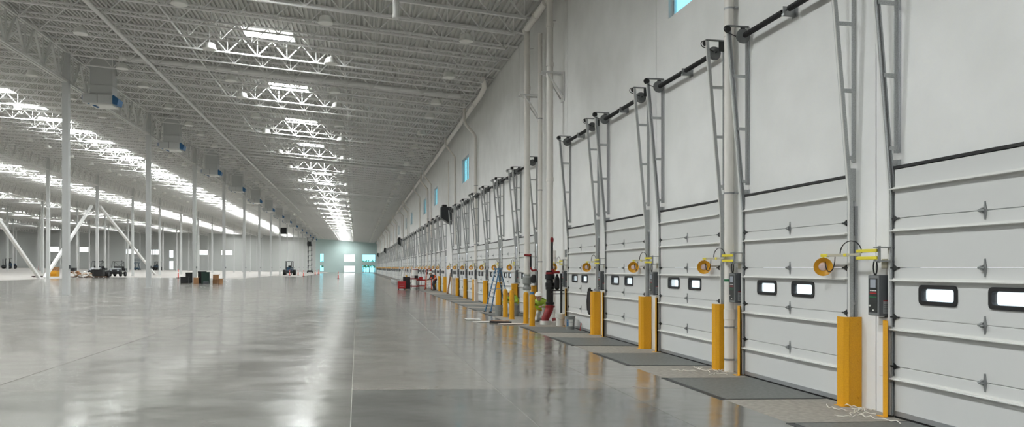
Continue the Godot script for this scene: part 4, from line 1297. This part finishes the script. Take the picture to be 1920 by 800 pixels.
func riser_corner() -> void:
	riser(F(6.0, 23.75), true, "tall white sprinkler riser on a black valve with a red offset foot")
	riser(F(5.98, 27.02), false, "tall white sprinkler riser on a grey valve behind the yellow bollards")
	var w := thing("wall_standpipe", "plain white standpipe against the dock wall between the two risers", "pipe", F(6.27, 26.2))
	put("pipe", cyl(Vector3(0, 0, 0), Vector3(0, 10.0, 0), .075, 14), M.pvc_white, w)
	for y in [2.0, 4.5, 7.0]: put("strap", cyl(Vector3(0, y, 0), Vector3(0, y + .04, 0), .082, 14), M.zinc, w)
	for k in 2:
		var q := thing("surface_conduit", ["white wall conduit with a box on top beside the dark riser", "white wall conduit with a box on top beside the grey control box"][k], "conduit", P(WALL, yf(WALL), [24.75, 23.15][k]))
		put("tube", cyl(Vector3(-.05, .0, 0), Vector3(-.05, 2.2, 0), .03, 8), M.pvc_white, q)
		put("box", MB.new().bevel(Vector3(-.1, 2.15, -.1), Vector3(-.004, 2.38, .1), .01), M.box_edge if k == 1 else M.pvc_white, q)
	bollard(F(5.26, 27.4), "yellow bollard beside the blue stepladder, the farther of its pair")
	bollard(F(5.26, 26.2), "yellow bollard beside the blue stepladder, the nearer of its pair")
	bollard(F(5.3, 24.1), "yellow bollard without a cap, before the red riser foot")
	bollard(F(5.24, 22.95), "yellow bollard with a blue cap, before the red riser foot", true)
	bucket(F(5.14, 28.1), M.bucket_grey, "grey bucket between the stepladder and a yellow bollard")
	bucket(F(5.75, 28.05), M.bucket_grey, "grey bucket behind the pair of yellow bollards")
	bucket(F(6.1, 21.75), M.bucket_grey, "grey pail with white and blue labels near the dock door", true)
	bucket(F(6.18, 23.15), M.bucket_white, "small white pail on the floor beside the red riser foot")
	person(F(6.08, 25.2), -.5, "kneel", "vest_lime", "person in white hard hat and lime vest crouching behind the black valve")
	person(F(5.85, 28.9), -.6, "kneel", "vest_lime", "person in lime vest and pale trousers kneeling behind the grey riser")
	step_ladder(F(5.58, 30.6), .25, 1.72, M.ladder_blue, "blue stepladder standing open before the dock doors")
	# scraps of sheet on the floor
	var rng := RandomNumberGenerator.new()
	rng.seed = 4
	for k in 5:
		var u: float = [4.15, 4.45, 4.75, 4.6, 3.8][k]; var t: float = [24.6, 24.0, 23.6, 24.9, 25.6][k]
		var o := thing("sheet_scrap", ["white board scrap lying under the dark plank on the polished floor", "dark plank lying on white scraps on the polished floor", "white board scrap nearest the bollards", "brown cardboard scrap beside the dark plank", "white scrap lying apart from the others on the polished floor"][k], "scrap", F(u, t) + Vector3(0, .002 + .004 * k, 0), rng.randf_range(-.5, .5))
		o.rotation.z = -.026
		var l: float = [.9, .7, .8, .6, .5][k]
		put("sheet", MB.new().bevel(Vector3(-l * .5, 0, -.22), Vector3(l * .5, .012 if k != 1 else .05, .22 if k != 1 else -.05), .003), [M.paper, M.jacket_dark, M.pale_board, M.cardboard, M.paper][k], o)
		put("strip", MB.new().box(Vector3(-l * .4, .012, -.2), Vector3(l * .3, .016, -.14)), [M.pale_board, M.cardboard, M.paper, M.pale_board, M.pale_board][k], o)
	# coat hung on the track guard of the fifth door
	var c := thing("coat", "dark coat hanging from a yellow track guard", "coat", P(6.25, 1.02, 20.26), 0)
	put("torso", MB.new().prism([Vector2(-.12, 0), Vector2(.12, 0), Vector2(.15, -.3), Vector2(.13, -.62), Vector2(.02, -.68), Vector2(-.13, -.6), Vector2(-.14, -.3)], Transform3D(Basis(Vector3(0, 1, 0), PI / 2), Vector3(-.03, .02, 0)), .07), M.jacket_dark, c)
	put("sleeve", MB.new().tube([Vector3(.0, -.03, .12), Vector3(-.01, -.35, .17), Vector3(.0, -.6, .16)], .04, 8), M.jacket_dark, c)
	put("sleeve", MB.new().tube([Vector3(.0, -.03, -.12), Vector3(-.01, -.3, -.17), Vector3(.0, -.55, -.16)], .04, 8), M.jacket_dark, c)
	put("collar", MB.new().tube([Vector3(-.02, .02, -.07), Vector3(.0, .06, 0), Vector3(-.02, .02, .07)], .03, 8), M.jacket_dark, c)
	var rs := thing("marker_stick", "red marker stick leaning on the dock door by the grey pail", "marker", F(6.28, 21.2))
	put("shaft", MB.new().bar(Vector3(-.05, .02, .05), Vector3(.06, .2, -.2), .02), M.red, rs)
	put("tip", MB.new().bar(Vector3(.06, .2, -.2), Vector3(.065, .21, -.215), .014), M.black_rubber, rs)
	# snipped white wire by the first two piers
	for k in 2:
		var o := thing("wire_scraps", ["tangle of white wire on the floor at the foot of the nearest pier", "tangle of white wire on the floor at the foot of the plastic downpipe"][k], "wire", F(6.05, [8.45, 12.1][k]))
		for q in 7:
			var p := Vector3(rng.randf_range(-.3, .2), .012, rng.randf_range(-.3, .3)); var a := rng.randf() * TAU
			var pts := []
			for i in 9:
				p += Vector3(cos(a), 0, sin(a)) * rng.randf_range(.04, .075)
				p.x = minf(p.x, .3)
				a += rng.randf_range(-.7, .7)
				pts.append(Vector3(p.x, .012 - .026 * p.x + absf(sin(i * 1.3 + q)) * .03, p.z))
			put("strand", MB.new().tube(pts, .006, 5), M.white_wire, o)

# ------------------------------------------------------------------ work area far along the docks
func tool_corner() -> void:
	var o := thing("tool_chest", "red steel tool chest with a black upper locker", "chest", F(3.45, 61.4))
	put("cabinet", MB.new().bevel(Vector3(-.32, .1, -.3), Vector3(.3, .68, .3), .015), M.red, o)
	for k in 3: put("drawer", MB.new().bevel(Vector3(-.29, .14 + .18 * k, .3), Vector3(.27, .29 + .18 * k, .318), .004), M.red, o)
	for k in 3: put("drawer_pull", MB.new().box(Vector3(-.2, .255 + .18 * k, .318), Vector3(.18, .275 + .18 * k, .33)), M.aluminium, o)
	put("locker", MB.new().bevel(Vector3(.12, .05, -.75), Vector3(.68, 1.02, -.31), .015), M.crate_black, o)
	for s in [[-.25, -.22], [.23, -.22], [-.25, .22], [.23, .22]]: put("caster", MB.new().lathe([[0, -.02], [.05, -.02], [.05, .02], [0, .02]], Transform3D(Basis(Vector3(0, 0, 1), PI / 2), Vector3(s[0], .05, s[1])), 10), M.tyre, o)
	for k in 2:
		var t := thing("work_cart", ["red work cart with black legs carrying boxes beside the tool chest", "lower red work cart with black legs beside the orange stepladder"][k], "cart", F([4.55, 5.3][k], [63.2, 65.2][k]))
		var h: float = [.92, .8][k]
		put("top_tray", MB.new().bevel(Vector3(-.42, h - .1, -.3), Vector3(.42, h, .3), .01), M.pipe_red, t)
		put("lower_tray", MB.new().bevel(Vector3(-.4, .22, -.28), Vector3(.4, .32, .28), .01), M.pipe_red, t)
		for s in [[-.38, -.26], [.38, -.26], [-.38, .26], [.38, .26]]: put("leg", MB.new().bar(Vector3(s[0], 0, s[1]), Vector3(s[0], h - .08, s[1]), .05), M.crate_black, t)
	for k in 4:
		var b := thing("supply_box", ["white box on the taller work cart", "dark box on the taller work cart", "red can case on the lower work cart", "white carton on the floor by the tool chest"][k], "box", [F(4.4, 63.2) + Vector3(0, .92, 0), F(4.72, 63.2) + Vector3(0, .92, 0), F(5.25, 65.2) + Vector3(0, .8, 0), F(4.1, 62.6)][k])
		put("carton", MB.new().bevel(Vector3(-.14, 0, -.14), Vector3(.14, .2, .14), .008), [M.paper, M.crate_black, M.red, M.paper][k], b)
		put("lid", MB.new().bevel(Vector3(-.145, .2, -.145), Vector3(.145, .225, .145), .005), [M.paper, M.crate_black, M.red, M.bucket_white][k], b)
	var roll := thing("wrapped_roll", "tall white plastic-wrapped roll standing behind the work carts", "roll", F(4.9, 67.0))
	put("wrap", MB.new().lathe([[.2, 0], [.27, .1], [.24, .5], [.28, .9], [.25, 1.3], [.22, 1.7], [.1, 1.75], [0, 1.76]], Transform3D(), 12), M.bucket_white, roll)
	put("band", cyl(Vector3(0, 1.6, 0), Vector3(0, 1.66, 0), .245, 12), M.pipe_red, roll)
	step_ladder(F(5.75, 63.4), 1.4, 1.66, M.ladder_orange, "orange stepladder standing among the work carts")
	person(F(5.9, 60.6), -1.2, "stoop", "vest_orange", "person in white hard hat and dark top with orange vest by the work carts")
	bollard(F(5.0, 80.5), "yellow bollard behind the red tool chest")
	# leaning planks and pale boards at two piers
	for k in 4:
		var p := thing("leaning_plank", "brown plank leaning on a pier beside the dock door", "plank", P([6.1, 6.15, 6.1, 6.15][k], yf(6.1), 52.5 + .17 * k), 0, "brown planks leaning on a pier")
		put("board", MB.new().bar(Vector3(-.1 + .03 * k, .02, .0), Vector3(.2, 1.3 + .08 * k, -.1), .12, .03), M.plank_wood, p)
		put("end_band", MB.new().bar(Vector3(-.095 + .03 * k, .04, .0), Vector3(-.085 + .03 * k, .09, -.003), .125, .035), M.cardboard, p)
	for k in 2:
		var p := thing("pale_casing", ["cream board casing standing against the pier past the brown planks", "cream board casing around a pipe foot between dock doors"][k], "casing", F(6.26, [50.9, 40.95][k]))
		put("casing", MB.new().bevel(Vector3(-.09, 0, -.1), Vector3(.16, 1.12, .1), .008), M.pale_board, p)
		put("cap", MB.new().bevel(Vector3(-.1, 1.12, -.11), Vector3(.165, 1.14, .11), .004), M.paper, p)
	for k in 7:
		var p := thing("insulation_board", "pale insulation panel leaning on the dock wall past the carts", "board", F(5.95, 84.0 + 3.66 * k), 0, "pale panels leaning on the dock wall")
		put("sheet", MB.new().bar(Vector3(-.2, .0, 0), Vector3(.2, 1.7 + .1 * (k % 3), 0), .9, .06), [M.paper, M.pale_board, M.bucket_white][k % 3], p)
		put("edge_strip", MB.new().bar(Vector3(-.23, .02, .3), Vector3(.1, 1.4, .3), .04, .02), M.plank_wood, p)
	for k in 9:
		var p := thing("steel_channel", "long grey steel channel in the bundle on the floor", "steel channel", F(4.0 + .13 * (k % 4), 80.0) + Vector3(0, .02 + .14 * (k / 4), 0), 0, "bundle of grey steel channels")
		put("web", MB.new().box(Vector3(-.05, 0, -14.0), Vector3(.05, .012, 0)), M.galvanised, p)
		put("flange", MB.new().box(Vector3(-.05, 0, -14.0), Vector3(-.04, .1, 0)), M.galvanised, p)
		put("flange", MB.new().box(Vector3(.04, 0, -14.0), Vector3(.05, .1, 0)), M.galvanised, p)

# ------------------------------------------------------------------ vehicles and stores to the left
func wheel(called: String, o: Node3D, c: Vector3, r: float, w: float) -> void:
	var x := Transform3D(Basis(Vector3(0, 0, 1), PI / 2), c)
	var t := put(called, MB.new().lathe([[r * .5, -w * .4], [r * .9, -w * .5], [r, -w * .35], [r, w * .35], [r * .9, w * .5], [r * .5, w * .4]], x, 18), M.tyre, o)
	put("rim", MB.new().lathe([[0, -w * .36], [r * .52, -w * .36], [r * .52, w * .36], [0, w * .36]], x, 14), M.vehicle_grey, t)

func utility_vehicle(at: Vector3, label: String) -> void:   # nose along +z
	var o := thing("utility_vehicle", label, "vehicle", at)
	o.rotation.z = -.0145
	for s in [-1.0, 1.0]:
		wheel("wheel", o, Vector3(s * .62, .32, 1.0), .32, .26); wheel("wheel", o, Vector3(s * .62, .32, -1.0), .32, .26)
		put("fender", MB.new().prism([Vector2(.55, .62), Vector2(.6, .72), Vector2(1.2, .78), Vector2(1.45, .6), Vector2(1.35, .55), Vector2(1.1, .7), Vector2(.7, .66)], Transform3D(Basis(Vector3(0, 0, 1), Vector3.UP, Vector3(-1, 0, 0)), Vector3(s * .62 + .15, 0, 0)), .3), M.vehicle_black, o)
		put("headlight", MB.new().bevel(Vector3(s * .42 - .12, .74, 1.38), Vector3(s * .42 + .12, .84, 1.43), .01), M.screen_grey, o)
	put("chassis", MB.new().bevel(Vector3(-.5, .3, -1.3), Vector3(.5, .5, 1.3), .03), M.vehicle_black, o)
	put("hood", MB.new().prism([Vector2(.45, .5), Vector2(1.4, .5), Vector2(1.42, .85), Vector2(1.2, .98), Vector2(.45, 1.08)], Transform3D(Basis(Vector3(0, 0, 1), Vector3.UP, Vector3(-1, 0, 0)), Vector3(.62, 0, 0)), 1.24), M.vehicle_grey, o)
	put("bumper", MB.new().tube([Vector3(-.5, .45, 1.45), Vector3(-.35, .62, 1.55), Vector3(.35, .62, 1.55), Vector3(.5, .45, 1.45)], .035, 8), M.vehicle_black, o)
	put("grille", MB.new().box(Vector3(-.28, .56, 1.405), Vector3(.28, .82, 1.43)), M.black_metal, o)
	put("seat", MB.new().bevel(Vector3(-.6, .6, -.5), Vector3(.6, .78, .05), .05), M.crate_black, o)
	put("seat_back", MB.new().bevel(Vector3(-.6, .78, -.55), Vector3(.6, 1.3, -.42), .05), M.crate_black, o)
	put("cargo_bed", MB.new().box(Vector3(-.7, .72, -1.5), Vector3(.7, .78, -.65)).box(Vector3(-.7, .78, -1.5), Vector3(-.66, 1.05, -.65)).box(Vector3(.66, .78, -1.5), Vector3(.7, 1.05, -.65)).box(Vector3(-.7, .78, -1.5), Vector3(.7, 1.05, -1.46)).box(Vector3(-.7, .78, -.69), Vector3(.7, 1.05, -.65)), M.vehicle_black, o)
	var cage := MB.new()
	for s in [-1.0, 1.0]:
		cage.tube([Vector3(s * .62, 1.02, .55), Vector3(s * .56, 1.88, .2), Vector3(s * .56, 1.9, -.55), Vector3(s * .62, .8, -.62)], .028, 8)
	for z in [.2, -.55]: cage.tube([Vector3(-.56, 1.9, z), Vector3(.56, 1.9, z)], .028, 8)
	cage.tube([Vector3(-.56, 1.85, -.55), Vector3(0, 1.35, -.57), Vector3(.56, 1.85, -.55)], .022, 6)
	put("roll_cage", cage, M.vehicle_black, o)
	put("steering_wheel", MB.new().lathe([[.15, -.012], [.18, -.012], [.18, .012], [.15, .012], [.15, -.012]], Transform3D(Basis(Vector3.RIGHT, .9), Vector3(.28, 1.15, .2)), 14), M.black_rubber, o)
	put("beacon", MB.new().tube([Vector3(.35, 1.9, -.5), Vector3(.35, 2.05, -.5)], .03, 8), M.vehicle_black, o)

func delineator(at: Vector3) -> void:
	var o := thing("delineator", "slim orange delineator post on a black rubber base", "delineator", at, 0, "orange delineator posts on the floor")
	put("post", MB.new().lathe([[.07, .05], [.055, .6], [.045, .95], [.05, 1.0], [0, 1.02]], Transform3D(), 12), M.cone_orange, o)
	put("band", MB.new().lathe([[.06, .62], [.057, .74]], Transform3D(), 12), M.cone_white, o)
	put("base", MB.new().lathe([[.22, -.01], [.22, .03], [.16, .06], [.07, .06]], Transform3D(), 8), M.tyre, o)

func crate(at: Vector3, s: Vector3, m: Material, label: String, turn := 0.0) -> void:
	var o := thing("storage_crate", label, "crate", at, turn)
	put("body", MB.new().bevel(Vector3(-s.x * .5, 0, -s.z * .5), Vector3(s.x * .5, s.y * .88, s.z * .5), .02), m, o)
	put("lid", MB.new().bevel(Vector3(-s.x * .53, s.y * .88, -s.z * .53), Vector3(s.x * .53, s.y, s.z * .53), .015), m, o)
	for k in [-1.0, 1.0]: put("batten", MB.new().box(Vector3(k * s.x * .38 - .03, .02, s.z * .5), Vector3(k * s.x * .38 + .03, s.y * .86, s.z * .5 + .02)), m, o)

func carton(at: Vector3, s: Vector3, label: String, turn := 0.0) -> void:
	var o := thing("cardboard_box", label, "box", at, turn)
	put("carton", MB.new().bevel(Vector3(-s.x * .5, 0, -s.z * .5), Vector3(s.x * .5, s.y, s.z * .5), .008), M.cardboard, o)
	put("tape", MB.new().box(Vector3(-.03, s.y, -s.z * .5), Vector3(.03, s.y + .004, s.z * .5)), M.pale_board, o)
	put("flap", MB.new().bar(Vector3(s.x * .5, s.y - .01, 0), Vector3(s.x * .5 + .09, s.y + .05, 0), s.z * .96, .008), M.cardboard, o)

func lift_truck(at: Vector3, turn: float, m: Material, label: String) -> void:
	var o := thing("lift_truck", label, "lift truck", at, turn)
	for s in [-1.0, 1.0]:
		wheel("wheel", o, Vector3(s * .85, .5, .8), .5, .42); wheel("wheel", o, Vector3(s * .85, .5, -.9), .5, .42)
		put("roof_post", MB.new().bar(Vector3(s * .62, 1.1, .5), Vector3(s * .6, 2.5, .35), .09).bar(Vector3(s * .62, 1.2, -.75), Vector3(s * .6, 2.5, -.6), .09), M.vehicle_black, o)
		put("mast_rail", MB.new().bar(Vector3(s * .45, .1, 1.25), Vector3(s * .45, 2.4, 1.3), .12), M.vehicle_grey, o)
	put("chassis", MB.new().prism([Vector2(-1.4, .35), Vector2(1.1, .35), Vector2(1.15, .8), Vector2(.4, 1.0), Vector2(-.3, 1.45), Vector2(-1.4, 1.3)], Transform3D(Basis(Vector3(0, 0, 1), Vector3.UP, Vector3(-1, 0, 0)), Vector3(.62, 0, 0)), 1.24), m, o)
	put("roof", MB.new().bevel(Vector3(-.68, 2.48, -.7), Vector3(.68, 2.56, .48), .02), M.vehicle_black, o)
	put("seat", MB.new().bevel(Vector3(-.25, 1.2, -.4), Vector3(.25, 1.75, -.2), .04), M.crate_black, o)
	put("carriage", MB.new().box(Vector3(-.6, .35, 1.3), Vector3(.6, .85, 1.4)), M.vehicle_grey, o)
	put("number_plate", MB.new().bevel(Vector3(.3, 1.05, .95), Vector3(.55, 1.3, 1.0), .01), M.bucket_white, o)

func scissor_lift(at: Vector3, h: float, label: String, m: Material) -> void:
	var o := thing("scissor_lift", label, "scissor lift", at)
	put("chassis", MB.new().bevel(Vector3(-.6, .2, -1.1), Vector3(.6, .7, 1.1), .03), m, o)
	for s in [-1.0, 1.0]:
		wheel("wheel", o, Vector3(s * .6, .25, .75), .25, .2); wheel("wheel", o, Vector3(s * .6, .25, -.75), .25, .2)
	var top := h - 1.15
	var n := maxi(1, int((top - .7) / 1.25))
	var st := (top - .7) / n
	for k in n:
		var y := .7 + st * k
		for s in [-.5, .5]:
			put("scissor_arm", MB.new().bar(Vector3(s, y, -.75), Vector3(s, y + st, .75), .12), m, o)
			put("scissor_arm", MB.new().bar(Vector3(s * .84, y, .75), Vector3(s * .84, y + st, -.75), .12), m, o)
		put("cross_tube", MB.new().bar(Vector3(-.5, y + st, .75), Vector3(.5, y + st, .75), .09), m, o)
	put("platform", MB.new().bevel(Vector3(-.6, top, -1.1), Vector3(.6, top + .12, 1.1), .02), m, o)
	var r := MB.new()
	for y in [.6, 1.1]:
		r.bar(Vector3(-.58, top + y, -1.08), Vector3(.58, top + y, -1.08), .05).bar(Vector3(-.58, top + y, 1.08), Vector3(.58, top + y, 1.08), .05)
		r.bar(Vector3(-.58, top + y, -1.08), Vector3(-.58, top + y, 1.08), .05).bar(Vector3(.58, top + y, -1.08), Vector3(.58, top + y, 1.08), .05)
	for s in [[-.58, -1.08], [.58, -1.08], [-.58, 1.08], [.58, 1.08], [-.58, 0.0], [.58, 0.0]]: r.bar(Vector3(s[0], top, s[1]), Vector3(s[0], top + 1.1, s[1]), .05)
	put("guard_rail", r, m, o)

func left_side() -> void:
	utility_vehicle(F(-32.35, 106.2), "black utility vehicle with a roll cage, the one nearer the junk pallet")
	utility_vehicle(F(-30.1, 106.6) + Vector3(0, 0, 0), "black utility vehicle with a roll cage, the one nearer the long brace")
	# yellow pallet machine and the pile of offcuts
	var o := thing("pallet_machine", "yellow battery pallet machine with long brown forks on the floor", "machine", F(-32.6, 92.6))
	put("battery_case", MB.new().bevel(Vector3(-.38, .1, -.45), Vector3(.4, .75, .45), .03), M.machine_yellow, o)
	put("hood", MB.new().prism([Vector2(-.38, .75), Vector2(.4, .75), Vector2(.4, 1.15), Vector2(.1, 1.12)], Transform3D(Basis(), Vector3(0, 0, -.42)), .84), M.plank_wood, o)
	put("step", MB.new().box(Vector3(-.36, .14, .45), Vector3(.36, .2, .6)).box(Vector3(-.36, .36, .45), Vector3(.36, .4, .56)), M.machine_yellow, o)
	put("tiller", MB.new().tube([Vector3(-.2, .75, 0), Vector3(-.25, 1.75, 0)], .03, 8), M.jacket_dark, o)
	put("grip", MB.new().tube([Vector3(-.25, 1.75, -.15), Vector3(-.25, 1.8, .15)], .03, 8), M.black_rubber, o)
	for s in [-.25, .25]: put("fork", MB.new().box(Vector3(-2.1, .1, s - .09), Vector3(-.36, .18, s + .09)), M.maroon_primer, o)
	for s in [-.25, .25]: put("fork_wheel", MB.new().lathe([[0, -.05], [.08, -.05], [.08, .05], [0, .05]], Transform3D(Basis(Vector3.RIGHT, PI / 2), Vector3(-1.9, .08, s)), 10), M.tyre, o)
	var rng := RandomNumberGenerator.new()
	rng.seed = 31
	for k in 3:
		var p := thing("pallet", ["timber pallet under the pale rubble beside the yellow machine", "timber pallet under the loose timber between the columns", "timber pallet under the black bin"][k], "pallet", F(-31.3 + 1.35 * k, 93.4 + k * .9))
		for q in 5: put("slat", MB.new().box(Vector3(-.6, .1, -.5 + .22 * q), Vector3(.6, .125, -.36 + .22 * q)), M.plank_wood, p)
		for q in 3: put("runner", MB.new().box(Vector3(-.58 + .52 * q, -.01, -.5), Vector3(-.46 + .52 * q, .1, .52)), M.maroon_primer, p)
	for k in 20:
		var b := k / 9.2
		var u := -31.3 + .85 * b + rng.randf_range(-.45, .45)
		var y := .12 + rng.randf() * .5 * (1.2 - absf(b - .8) * .5)
		var m: Material = [M.pale_board, M.paper, M.bucket_grey, M.plank_wood, M.cardboard][rng.randi() % 5]
		var p := thing("offcut", "pale offcut in the heap on the pallets", "offcut", F(u, 93.6 + .9 * b + rng.randf_range(-.3, .3)) + Vector3(0, y, 0), rng.randf() * TAU, "offcuts heaped on the pallets")
		p.rotation.z = rng.randf_range(-.5, .5)
		var s := Vector3(rng.randf_range(.25, .6), rng.randf_range(.08, .2), rng.randf_range(.15, .4))
		put("piece", MB.new().bevel(-s * .5, s * .5, .02), m, p)
		put("torn_edge", MB.new().box(Vector3(s.x * .5 - .01, -s.y * .3, -s.z * .4), Vector3(s.x * .5 + .03, s.y * .3, s.z * .2)), m, p)
	crate(F(-28.9, 95.2) + Vector3(0, .125, 0), Vector3(1.1, .8, .8), M.crate_black, "black bin on the last pallet of the junk row")
	crate(F(-31.2, 93.3) + Vector3(0, .72, 0), Vector3(1.1, .35, .7), M.crate_black, "black tray lying on top of the pale rubble")
	var tyre := thing("spare_tyre", "black tyre standing upright beside the black bin", "tyre", F(-28.0, 95.6))
	wheel("tread", tyre, Vector3(0, .42, 0), .42, .26)
	# dark stores round the third column
	crate(F(-14.05, 68.0), Vector3(.62, .55, .55), M.crate_black, "black storage crate against the column among the brown boxes", .1)
	crate(F(-13.95, 69.6), Vector3(.6, .9, .5), M.crate_black, "tall black crate behind the column beside the boxes", -.1)
	crate(F(-12.93, 69.35), Vector3(.62, 1.02, .5), M.jacket_dark, "dark brown crate between the column and the green bin", .05)
	crate(F(-12.52, 68.6), Vector3(.62, .98, .6), M.crate_green, "dark green lidded bin among the boxes by the column", .08)
	carton(F(-13.05, 67.4), Vector3(.4, .5, .4), "brown cardboard box before the dark crates by the column", .2)
	carton(F(-11.8, 69.2), Vector3(.42, .36, .42), "brown cardboard box at the foot of the stack by the green bin", -.2)
	carton(F(-11.8, 69.2) + Vector3(0, .365, 0), Vector3(.46, .4, .44), "brown cardboard box topping the stack by the green bin", .1)
	carton(F(-11.38, 68.9), Vector3(.3, .42, .34), "small brown cardboard box at the end of the row past the green bin", .4)
	crate(F(-12.3, 67.5), Vector3(.4, .2, .35), M.box_grey, "flat grey tool case lying before the green bin", .1)
	# posts
	for p in [[-20.75, 96.9], [-11.5, 138.4], [-10.6, 145.5], [-8.98, 135.4], [-8.46, 162.5], [-8.8, 182.4], [-2.7, 113.3]]: delineator(F(p[0], p[1]))
	delineator(F(-70.0, 190.0))
	lift_truck(F(-12.2, 146.5), 0.0, M.machine_blue, "dark blue lift truck with a roof frame parked behind the columns")
	scissor_lift(F(-12.4, 212.0), 9.6, "black scissor lift raised to the roof at the end of the hall", M.crate_black)
	scissor_lift(F(-60.5, 232.0), 3.2, "dark lowered scissor lift before the far end wall", M.machine_blue)
	lift_truck(F(-57.0, 240.0), .6, M.machine_blue, "dark lift truck before the far end wall beside the lowered scissor lift")
	lift_truck(F(-86.0, 215.0), -.5, M.machine_blue, "blue lift truck far away against the left end of the end wall")
